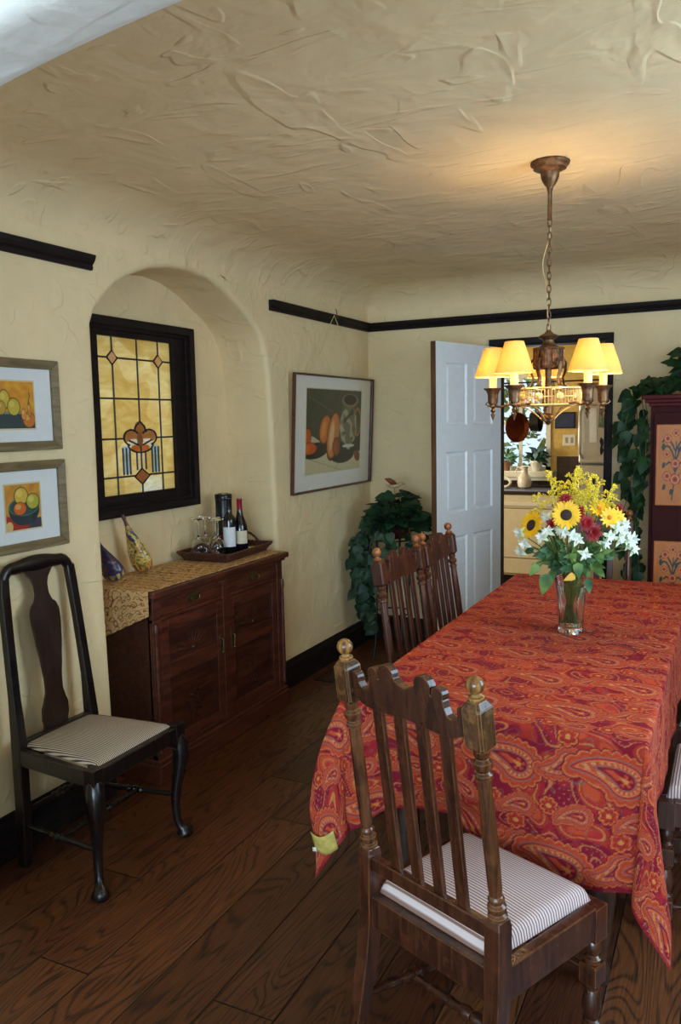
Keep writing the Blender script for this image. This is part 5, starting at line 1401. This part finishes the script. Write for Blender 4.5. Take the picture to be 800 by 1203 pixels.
def sunflower(label, hp, face, R_=.052):
    t, h, d = flower_thing('sunflower', label, 'sunflower', hp, 'yellow sunflowers in the vase')
    n = Vector(face).normalized(); a = n.orthogonal().normalized(); b = n.cross(a)
    m_ = MB()
    for ring in range(2):
        for k in range(17):
            an = 2*PI*(k+ring*.5)/17+random.uniform(-.06, .06); dd = a*math.cos(an)+b*math.sin(an)+n*(.10+.12*ring); petal(m_, h+dd*R_*.30, dd, n, R_*(.74+random.uniform(-.06, .06)), R_*.15, .1)
    m_.build('petals', M['yellow'], t, angle=70)
    m_ = MB(); rot = n.to_track_quat('Z', 'Y').to_matrix().to_4x4(); m_.M = Matrix.Translation(h) @ rot
    m_.lathe([(.001, -.004), (R_*.36, -.002), (R_*.40, .003), (R_*.36, .009), (R_*.2, .012), (.001, .011)], 24, cap=False); m_.build('seed_head', M['seed'], t)
    m_ = MB(); m_.M = Matrix.Translation(h) @ rot; m_.lathe([(.001, -.014), (R_*.2, -.011), (R_*.34, -.003)], 16, cap=False); m_.build('calyx', M['bleaf2'], t)
toC = Vector((CX-VX, -VY, .55)).normalized()
sunflower('sunflower with dark centre facing forward, near top middle of bouquet', head(-.05, .10, .455), toC, .052)
sunflower('sunflower turned sideways at the left edge of the bouquet', head(-.160, .05, .412), Vector((-.62, -.50, .35))+toC*.25, .056)
for lab_, hp, fc in (('yellow gerbera daisy upper right, partly behind the goldenrod', head(.082, .05, .470), toC+Vector((.3, .2, .5))), ('yellow gerbera daisy at right, between the red and white blooms', head(.112, .08, .440), toC+Vector((.5, -.1, .1))), ('yellow gerbera daisy rightmost, above the white blooms', head(.145, .06, .432), toC+Vector((.8, .2, .3)))):
    t, h, d = flower_thing('yellow_daisy', lab_, 'flower', hp, 'yellow daisies at right of the bouquet')
    n = fc.normalized(); a = n.orthogonal().normalized(); b = n.cross(a); m_ = MB()
    for k in range(14): an = 2*PI*k/14; dd = a*math.cos(an)+b*math.sin(an)+n*.25; petal(m_, h+dd*.008, dd, n, .034, .0072, .1)
    m_.build('petals', M['yellow'], t, angle=70)
    MB().ball(tuple(h+n*.004), .0085, 10).build('flower_centre', plain('orange_centre', (216, 130, 20), .7), t)
# goldenrod plumes
GR = [(-.075, .02, .585), (-.045, -.02, .555), (.0, .03, .60), (.012, -.03, .590), (.05, .02, .575), (.085, -.01, .565), (.118, .02, .53), (.03, .06, .545), (-.02, .05, .54), (-.115, .02, .500), (.065, .06, .53), (.10, .05, .50)]
for i, (px, tw, z) in enumerate(GR):
    t, h, d = flower_thing('goldenrod', 'yellow feathery goldenrod plume rising at the top of bouquet', 'flower', head(px, tw, z-.10), 'goldenrod plumes at the top of the bouquet')
    m_ = MB(); r = random.Random(i+40); top = h+Vector((px*.15, 0, .10))
    for b_ in range(15):
        s = b_/14; base = h.lerp(top, s); an = r.uniform(0, 2*PI); L = .045*(1-s*.75)+.010
        o = Vector((math.cos(an), math.sin(an), .35)); pts = [base+o*L*q+Vector((0, 0, .018*math.sin(q*2.6))) for q in np.linspace(0, 1, 6)]
        m_.tube(pts, .0006, 3)
        for q in pts[1:]:
            for e in range(3): m_.M = Matrix.Translation(q+Vector((r.uniform(-.004, .004), r.uniform(-.004, .004), r.uniform(-.002, .005)))); m_.add([(-.0026, 0, 0), (.0026, 0, 0), (0, -.0026, 0), (0, .0026, 0), (0, 0, -.002), (0, 0, .0036)], [(0, 2, 5), (2, 1, 5), (1, 3, 5), (3, 0, 5), (2, 0, 4), (1, 2, 4), (3, 1, 4), (0, 3, 4)])
        m_.M = Matrix.Identity(4)
    m_.tube([h, top], .0012, 4); m_.build('plume', M['gold'], t, smooth=False)
# red blooms
RB = [(-.048, .08, .510, .026, 'small dark red bloom above the front sunflower'), (-.095, .07, .420, .022, 'small red bloom left of the front sunflower'), (.018, .12, .425, .034, 'large crimson bloom in the middle of the bouquet'), (.042, .12, .392, .036, 'large crimson bloom, lowest of the reds'), (.0, .08, .462, .028, 'crimson bloom behind the front sunflower, right of it'), (.158, .03, .462, .026, 'dark red bloom at the far right behind yellow daisies')]
for (px, tw, z, R_, lab_) in RB:
    t, h, d = flower_thing('red_chrysanthemum', lab_, 'flower', head(px, tw, z), 'crimson blooms in the bouquet')
    m_ = MB(); n = (toC+Vector((random.uniform(-.3, .3), 0, random.uniform(.1, .5)))).normalized(); a = n.orthogonal().normalized(); b = n.cross(a)
    for ring in range(4):
        K = 13-2*ring
        for k in range(K): an = 2*PI*(k+.5*ring)/K+random.uniform(-.15, .15); dd = a*math.cos(an)+b*math.sin(an)+n*(.1+.45*ring); petal(m_, h+n*.003*ring, dd, n, R_*(1.05-.14*ring)*random.uniform(.85, 1.1), R_*.20, .25)
    m_.build('petals', M['crimson'], t, angle=70)
# white blooms
WB = [(-.205, .04, .385), (-.19, .05, .345), (-.20, .03, .315), (-.115, .09, .395), (-.135, .08, .375), (-.035, .13, .385), (-.06, .12, .395), (-.07, .09, .40), (.012, .13, .315), (.098, .13, .378), (.085, .12, .350), (.13, .12, .405), (.155, .11, .395), (.175, .10, .37), (.185, .09, .345), (.20, .08, .36), (.14, .12, .365), (.20, .09, .325), (-.11, .05, .44), (-.016, .13, .37), (.165, .09, .415)]
for i, (px, tw, z) in enumerate(WB):
    side = 'left' if px < -.08 else ('middle' if px < .06 else 'right')
    t, h, d = flower_thing('white_lily', 'small white star shaped bloom on the %s side of the bouquet' % side if side != 'middle' else 'small white star shaped bloom in the middle front of bouquet', 'flower', head(px, tw, z), 'white blooms, %s of the bouquet' % side)
    m_ = MB(); out = (Vector((h.x, h.y, .0)).normalized()+toC+Vector((random.uniform(-.6, .6), random.uniform(-.6, .6), random.uniform(-.5, .6)))).normalized(); a = out.orthogonal().normalized(); b = out.cross(a)
    for k in range(7): an = 2*PI*k/7+random.uniform(-.2, .2); dd = a*math.cos(an)+b*math.sin(an)+out*random.uniform(.3, .9); petal(m_, h, dd, out, random.uniform(.018, .028), .0048, .2)
    m_.build('petals', M['petalw'], t, angle=70)
    m_ = MB()
    for k in range(4): an = 2*PI*k/4+.4; dd = a*math.cos(an)+b*math.sin(an)-out*.3; petal(m_, h-out*.004, dd, out, .030, .0075, .1)
    m_.build('bracts', M['petalg'], t, angle=70)
# greenery sprigs
GS = [(-.12, .09, .33), (-.145, .05, .27), (-.10, .10, .25), (-.03, .12, .32), (.02, .13, .29), (.08, .11, .32), (.13, .09, .31), (.165, .06, .33), (-.17, .03, .33), (.05, .10, .37), (-.06, .09, .36), (0, .10, .38), (.10, .04, .38), (-.10, .0, .40), (.03, -.06, .40), (-.04, -.08, .38), (.09, -.07, .36), (.06, .12, .26), (-.05, .12, .26)]
for i, (px, tw, z) in enumerate(GS):
    t = thing('leafy_sprig', 'green leafy sprig filling the lower part of the bouquet', 'foliage', (VX, VY, VZ+.001), 0, 'green leafy sprigs in the vase')
    hp = head(px, tw, z); pts = stem_pts(*hp); MB().tube(pts, .002, 6).build('stem', M['stem'], t)
    m_ = MB(); r = random.Random(i)
    for k in range(11):
        s = .50+.5*r.random(); j = min(10, int(s*11)); p = pts[j].lerp(pts[j+1], s*11-j); o = Vector((p.x, p.y, 0)).normalized() if Vector((p.x, p.y)).length > .01 else VB
        d = o+Vector((r.uniform(-.8, .8), r.uniform(-.8, .8), r.uniform(-.9, .5))); leaf_into(m_, p, d, r.uniform(.030, .055), up=toC, heart=False, w_=.27, fold=.15)
    m_.build('leaves', M['bleaf'] if i % 2 else M['bleaf2'], t, angle=70)
for (px, tw, z, dd, L, mat, lab_) in ((-.115, .11, .245, (-.25, -.2, -1), .085, M['bleaf'], 'long green leaf drooping at the left over the vase rim'), (-.145, .09, .275, (-.6, -.2, -.8), .055, M['bleaf'], 'pale green leaf drooping at far left of the bouquet'), (-.03, .15, .245, (-.5, -.4, -.25), .045, plain('yellowed_leaf', (206, 160, 40), .5), 'yellowed leaf at the vase rim'), (-.02, .15, .29, (.1, -.3, -1), .060, M['bleaf'], 'broad pale green leaf hanging at front of the bouquet'), (.03, .10, .22, (.2, -.4, -.8), .055, M['bleaf2'], 'dark broad leaf at the vase rim, front right')):
    t = thing('drooping_leaf', lab_, 'foliage', (VX, VY, VZ+.001)); hp = head(px, tw, z); pts = stem_pts(*hp); MB().tube(pts, .0016, 6).build('stem', M['stem'], t)
    m_ = MB(); leaf_into(m_, hp, dd, L, up=toC, heart=False, w_=.30, fold=.12); m_.build('leaf_blade', mat, t, angle=70)

# ================================================================== KITCHEN
KY = 8.15; CYF = 7.5
m_ = MB()
struct(MB().box(-1.6, 3.2, D+.15, KY+.1, -.06, 0).build('floor_kitchen', plain('dark_kitchen_floor', (52, 38, 30), .4, var=.2, scale=6), smooth=False))
wx0, wx1, wz0, wz1 = -.15, .72, 1.06, 2.02
m_ = MB()
for (a, b, c, d) in ((-1.6, wx0, 0, 2.6), (wx1, 3.2, 0, 2.6), (wx0, wx1, 0, wz0), (wx0, wx1, wz1, 2.6)): m_.box(a, b, KY, KY+.1, c, d)
struct(m_.build('wall_kitchen_back', M['kwall'], smooth=False))
struct(MB().box(3.1, 3.2, D+.14, KY, 0, 2.6).build('wall_kitchen_right', M['kwall'], smooth=False))
struct(MB().box(-1.7, -1.6, D+.14, KY+.1, 0, 2.6).build('wall_kitchen_left', M['kwall'], smooth=False))
struct(MB().box(-1.6, DX0-.03, D+.13, D+.145, 0, 2.6).box(DX1+.03, 3.2, D+.13, D+.145, 0, 2.6).box(DX0-.03, DX1+.03, D+.13, D+.145, DZ+.01, 2.6).build('wall_kitchen_front', M['kwall'], smooth=False))
struct(MB().box(-1.7, 3.2, D+.1, KY+.1, 2.52, 2.6).build('ceiling_kitchen', plain('kitchen_ceiling_paint', (214, 196, 140), .7), smooth=False))
w = struct(MB().box(wx0, wx1, KY-.02, KY+.04, wz0, wz0+.04).box(wx0, wx1, KY-.02, KY+.04, wz1-.04, wz1).box(wx0, wx0+.04, KY-.02, KY+.04, wz0, wz1).box(wx1-.045, wx1, KY-.02, KY+.04, wz0, wz1).box(.40, .43, KY, KY+.03, wz0, wz1).box(wx0, wx1, KY, KY+.03, 1.52, 1.55).build('window_4', M['ceramic'], smooth=False))
MB().box(wx0+.04, wx1-.04, KY+.012, KY+.016, wz0+.04, wz1-.04).build('pane', M['clear'], w, smooth=False)
MB().box(wx0-.05, wx1+.05, KY-.16, KY-.02, 1.00, 1.06).box(wx0-.03, wx1+.03, KY-.13, KY-.0, .965, 1.0).build('window_sill', M['ceramic'], w, smooth=False, bevel=.006)
# tiled backsplash
n = NT('dark_tile', .25); bk = n.node('ShaderNodeTexBrick'); n.put(bk.inputs['Vector'], n.vec(rot=(PI/2, 0, 0))); bk.inputs['Scale'].default_value = 1; bk.offset = 0
bk.inputs['Color1'].default_value = (*lin((58, 38, 36)), 1); bk.inputs['Color2'].default_value = (*lin((44, 30, 30)), 1); bk.inputs['Mortar'].default_value = (*lin((24, 20, 20)), 1); bk.inputs['Brick Width'].default_value = .1; bk.inputs['Row Height'].default_value = .1; bk.inputs['Mortar Size'].default_value = .004
n.color(bk.outputs[0])
struct(MB().box(-1.5, 2.2, KY-.012, KY-.001, .91, .963).box(wx1+.06, 2.2, KY-.012, KY-.001, .963, 1.20).build('trim_5', n.m, smooth=False))
tag(MB().box(-1.5, 1.75, CYF-.02, KY-.013, .875, .908).build('countertop', M['granite'], bevel=.008, smooth=False), 'dark brown kitchen countertop running below the window', 'countertop')
def cab(x0, x1, label, name='base_cabinet', cat='cabinet', dish=False):
    t = thing(name, label, cat, ((x0+x1)/2, CYF+.3, 0)); cx = (x0+x1)/2; cy = CYF+.3
    MB().box(x0-cx, x1-cx, CYF+.02-cy, KY-.02-cy, .10, .874).build('body', M['beige'], t, smooth=False)
    MB().box(x0-cx, x1-cx, CYF+.06-cy, KY-.02-cy, .0, .10).build('toe_kick', M['iron'], t, smooth=False)
    if dish:
        MB().box(x0-cx+.003, x1-cx-.003, CYF-.005-cy, CYF+.02-cy, .745, .868).build('control_panel', M['beige'], t, bevel=.006, smooth=False)
        MB().box(x0-cx+.05, x1-cx-.05, CYF-.016-cy, CYF-.005-cy, .765, .80).build('handle', M['ceramic'], t, bevel=.005, smooth=False)
        MB().box(x0-cx+.003, x1-cx-.003, CYF-.0-cy, CYF+.02-cy, .27, .738).build('appliance_door', M['beige'], t, bevel=.006, smooth=False)
        MB().box(x0-cx+.003, x1-cx-.003, CYF+.004-cy, CYF+.02-cy, .12, .262).build('lower_panel', M['beige'], t, bevel=.004, smooth=False)
    else:
        MB().box(x0-cx+.01, x1-cx-.01, CYF+.002-cy, CYF+.02-cy, .72, .86).build('drawer', M['beige'], t, bevel=.006, smooth=False)
        MB().box(x0-cx+.01, x1-cx-.01, CYF+.002-cy, CYF+.02-cy, .13, .71).build('cabinet_door', M['beige'], t, bevel=.006, smooth=False)
cab(.30, .92, 'almond coloured dishwasher under the kitchen counter, seen through doorway', 'dishwasher', 'dishwasher', True)
cab(.925, 1.70, 'almond kitchen base cabinet right of the dishwasher')
cab(-.55, .295, 'almond kitchen base cabinet left of the dishwasher')
# fridge, top freezer, turned a little
def fridge():
    t = thing('refrigerator', 'stainless refrigerator with top freezer covered in papers, seen through doorway', 'refrigerator', (1.28, 6.42, 0), -.20)
    w_ = .72; d_ = .62
    MB().box(0, w_, .05, d_, .06, 1.80).build('body', plain('fridge_side', (120, 116, 104), .4), t, bevel=.006, smooth=False)
    for (a, b, nm) in ((.07, 1.215, 'fridge_door'), (1.228, 1.80, 'freezer_door')):
        dd = MB().box(0, w_, 0, .05, a, b).build(nm, M['steel'], t, bevel=.012, smooth=False)
        if nm == 'fridge_door': MB().tube([(.035, 0, 1.15), (.03, -.045, 1.10), (.03, -.05, .95), (.03, -.045, .68), (.035, 0, .62)], .011, 10).build('handle', M['steel'], dd)
        else: MB().tube([(.035, 0, 1.27), (.03, -.045, 1.31), (.03, -.05, 1.45), (.03, -.045, 1.62), (.035, 0, 1.67)], .011, 10).build('handle', M['steel'], dd)
    def sheet(x, z, w2, h2, mat, label, name='note_paper', cat='paper', y=-.003, poly=None):
        o = MB(); pl = poly or [(-w2, -h2), (w2, -h2), (w2, h2), (-w2, h2)]
        o.prism(pl, -.001, .001, axis=1); ob = o.build(name, mat, smooth=False)
        c, s = math.cos(-.20), math.sin(-.20); ob.location = (1.28+c*x-s*y, 6.42+s*x+c*y, z); ob.rotation_euler = (0, random.uniform(-.06, .06), -.20); tag(ob, label, cat); return ob
    sheet(.115, 1.52, .028, .13, M['paper'], 'narrow white paper hanging on the left of the freezer door')
    sheet(.185, 1.60, .026, .10, plain('photo_print', (110, 124, 96), .5, var=.6, scale=30), 'greenish photo print stuck on the freezer door', 'photo_print', 'photo')
    sheet(.185, 1.36, .020, .07, M['iron'], 'black curly fridge magnet below the photo print', 'fridge_magnet', 'magnet', poly=[(-.012, -.07), (.006, -.05), (.014, -.03), (.004, -.01), (.014, .02), (.012, .05), (-.004, .07), (-.016, .04), (-.008, .01), (-.016, -.03)])
    sheet(.245, 1.46, .026, .085, M['red'], 'dark red oven mitt hanging on the freezer door', 'oven_mitt', 'oven mitt', poly=[(-.024, -.07), (.0, -.085), (.024, -.06), (.026, 0), (.012, .05), (.0, .085), (-.014, .05), (-.026, 0)])
    sheet(.29, 1.52, .030, .14, M['paper'], 'long white paper at right of the freezer door')
    sheet(.24, 1.02, .030, .075, M['iron'], 'dark oval magnet frame on lower fridge door', 'fridge_magnet', 'magnet', poly=[(.03*math.cos(a), .075*math.sin(a)) for a in np.linspace(0, 2*PI, 20, endpoint=False)])
    sheet(.12, 1.10, .016, .045, M['granite'], 'small dark magnet on lower fridge door left of the oval one', 'fridge_magnet', 'magnet', poly=[(.016*math.cos(a), .045*math.sin(a)) for a in np.linspace(0, 2*PI, 14, endpoint=False)])
fridge()
# things on sill and counter
def sillplant(label, x, seed, big):
    t = thing('potted_plant', label, 'plant', (x, KY-.09, 1.061)); s_ = .075 if big else .05
    MB().lathe([(s_*.55, 0), (s_*.85, .08), (s_*.92, .085), (s_*.92, .10), (s_*.75, .10), (.001, .09)], 20).build('pot', M['clay'] if not big else M['ceramic'], t)
    m_ = MB(); r = random.Random(seed)
    for k in range(60 if big else 34):
        a = r.uniform(0, 2*PI); p = (.05*math.cos(a)*r.random(), .04*math.sin(a)*r.random(), .10+.10*r.random()); leaf_into(m_, p, (math.cos(a)*1.2, math.sin(a)*.7-.3, r.uniform(-.6, .9)), r.uniform(.06, .12), up=(0, -1, .6), heart=False, w_=.25)
    m_.build('foliage', M['leaf'] if big else M['bleaf2'], t, angle=70)
sillplant('dark leafy plant in pale pot on the kitchen window sill', .60, 1, True)
sillplant('small green plant in clay pot at left of the kitchen sill', .30, 2, False)
t = thing('ceramic_pitcher', 'tall white ceramic pitcher on the dark kitchen counter', 'pitcher', (.53, 7.85, .909))
MB().lathe([(.05, 0), (.062, .01), (.070, .05), (.060, .10), (.035, .135), (.028, .17), (.036, .205), (.040, .21), (.034, .206), (.024, .17), (.03, .135), (.05, .09), (.001, .02)], 24, cap=False).build('pitcher_body', M['ceramic'], t)
MB().tube([(-.03, 0, .19), (-.07, 0, .20), (-.085, 0, .16), (-.07, 0, .11), (-.055, 0, .09)], .007, 8).build('handle', M['ceramic'], t)
t = thing('ceramic_dish', 'low oval white ceramic dish with rolled rim left of the pitcher', 'dish', (.33, 7.80, .909))
m_ = MB(); m_.tube([(.075*math.cos(a), -.01+.02*math.sin(a), .05+.045*math.sin(a)) for a in np.linspace(0, 2*PI, 28, endpoint=False)], .014, 10, closed=True); m_.build('rim', M['ceramic'], t)
MB().lathe([(.04, 0), (.06, .006), (.066, .02), (.04, .022), (.001, .02)], 20, sy=.6).build('foot', M['ceramic'], t)
t = thing('mug', 'small brown jar beside the outlet on the kitchen counter', 'jar', (1.10, 7.95, .909)); MB().lathe([(.035, 0), (.045, .01), (.045, .13), (.035, .14), (.001, .14)], 20).build('jar_body', plain('brown_jar', (84, 50, 36), .3), t); MB().lathe([(.04, .14), (.04, .16), (.001, .165)], 20).build('jar_lid', M['iron'], t)
t = thing('wall_outlet', 'pale double outlet plate on the yellow kitchen wall', 'outlet', (.90, KY-.001, 1.36)); MB().box(-.06, .06, -.006, 0, -.055, .055).build('outlet_plate', M['ceramic'], t, bevel=.002, smooth=False)
for x in (-.025, .025): MB().box(x-.012, x+.012, -.008, -.006, -.028, .028).build('socket', plain('socket_grey', (150, 140, 120), .5), t, smooth=False)
t = thing('wall_picture', 'dark blue framed picture on the yellow kitchen wall', 'picture', (.86, KY-.002, 1.555)); MB().box(-.10, .10, -.02, 0, -.08, .08).build('picture_frame', M['iron'], t, bevel=.004, smooth=False); MB().box(-.085, .085, -.022, -.02, -.065, .065).build('painting', plain('navy_painting', (30, 38, 66), .5, var=.5, scale=12), t, smooth=False)
# pot rack with pans
t = thing('pot_rack', 'black iron pot rack bar with hooks in front of kitchen window', 'pot rack', (.66, 7.3, 1.90))
MB().tube([(-.7, 0, 0), (.75, 0, 0)], .007, 8).build('rack_bar', M['iron'], t)
for x in (-.6, .65): MB().tube([(x, 0, 0), (x, 0, .62)], .005, 6).build('rack_hanger', M['iron'], t)
for x in (-.17, .03, .26, .34): MB().tube([(x, 0, .007), (x-.01, 0, .0), (x, 0, -.05), (x+.012, 0, -.10), (x, 0, -.12), (x-.018, 0, -.10)], .0035, 6).build('hook', M['iron'], t)
t = thing('frying_pan', 'copper bottomed frying pan hanging from the kitchen pot rack', 'pan', (.57, 7.3, 1.502)); t.rotation_euler = (0, 0, .9)
m_ = MB(); m_.M = Matrix.Rotation(PI/2, 4, 'X'); m_.lathe([(.001, 0), (.11, 0), (.135, .035), (.131, .036), (.105, .006), (.001, .006)], 32, cap=False); m_.build('pan_body', M['copper'], t)
MB().tube([(0, -.02, .12), (0, -.02, .22), (0, -.0, .395)], [.009, .007, .008], 8, flat=.5).build('handle', M['iron'], t)
t = thing('saucepan', 'dark narrow pan hanging right of the copper pan in kitchen', 'pan', (.72, 7.3, 1.55)); t.rotation_euler = (0, 0, 1.5)
m_ = MB(); m_.M = Matrix.Rotation(PI/2, 4, 'X'); m_.lathe([(.001, 0), (.085, 0), (.09, .08), (.086, .08), (.08, .006), (.001, .006)], 28, cap=False); m_.build('pan_body', M['iron'], t)
MB().tube([(0, -.04, .09), (0, -.04, .17), (0, -.03, .25)], [.008, .006, .007], 8, flat=.5).build('handle', M['iron'], t)
# garden seen through the kitchen window
def shrub(label, x, y, R_, seed):
    t = thing('garden_shrub', label, 'shrub', (x, y, 0)); r = random.Random(seed); m_ = MB()
    for k in range(700):
        th, ph = r.uniform(0, 2*PI), math.acos(r.uniform(-1, 1)); q = R_*(.75+.25*r.random()); d = Vector((math.sin(ph)*math.cos(th), math.sin(ph)*math.sin(th), math.cos(ph))); p = Vector((0, 0, 1.15))+Vector((d.x*q, d.y*q, d.z*q*1.1)); leaf_into(m_, p, d+Vector((r.uniform(-.7, .7), r.uniform(-.7, .7), r.uniform(-.7, .7))), .13, heart=False, w_=.35)
    m_.build('foliage', leafmat('garden_leaf', (70, 112, 60), (150, 176, 110)), t, angle=70); MB().tube([(0, 0, 0), (.03, 0, .6), (0, 0, 1.1)], [.05, .04, .03], 8).build('trunk', M['clay'], t)
shrub('leafy green garden shrub outside the kitchen window, left one', -1.75, 9.9, .75, 1); shrub('leafy green garden shrub outside the kitchen window, right one', .15, 10.1, .85, 2)
struct(MB().box(-6, 6, KY+.1, 16, -.06, -.01).build('ground_outside', plain('garden_grass', (92, 120, 62), .8, var=.3, scale=3), smooth=False))
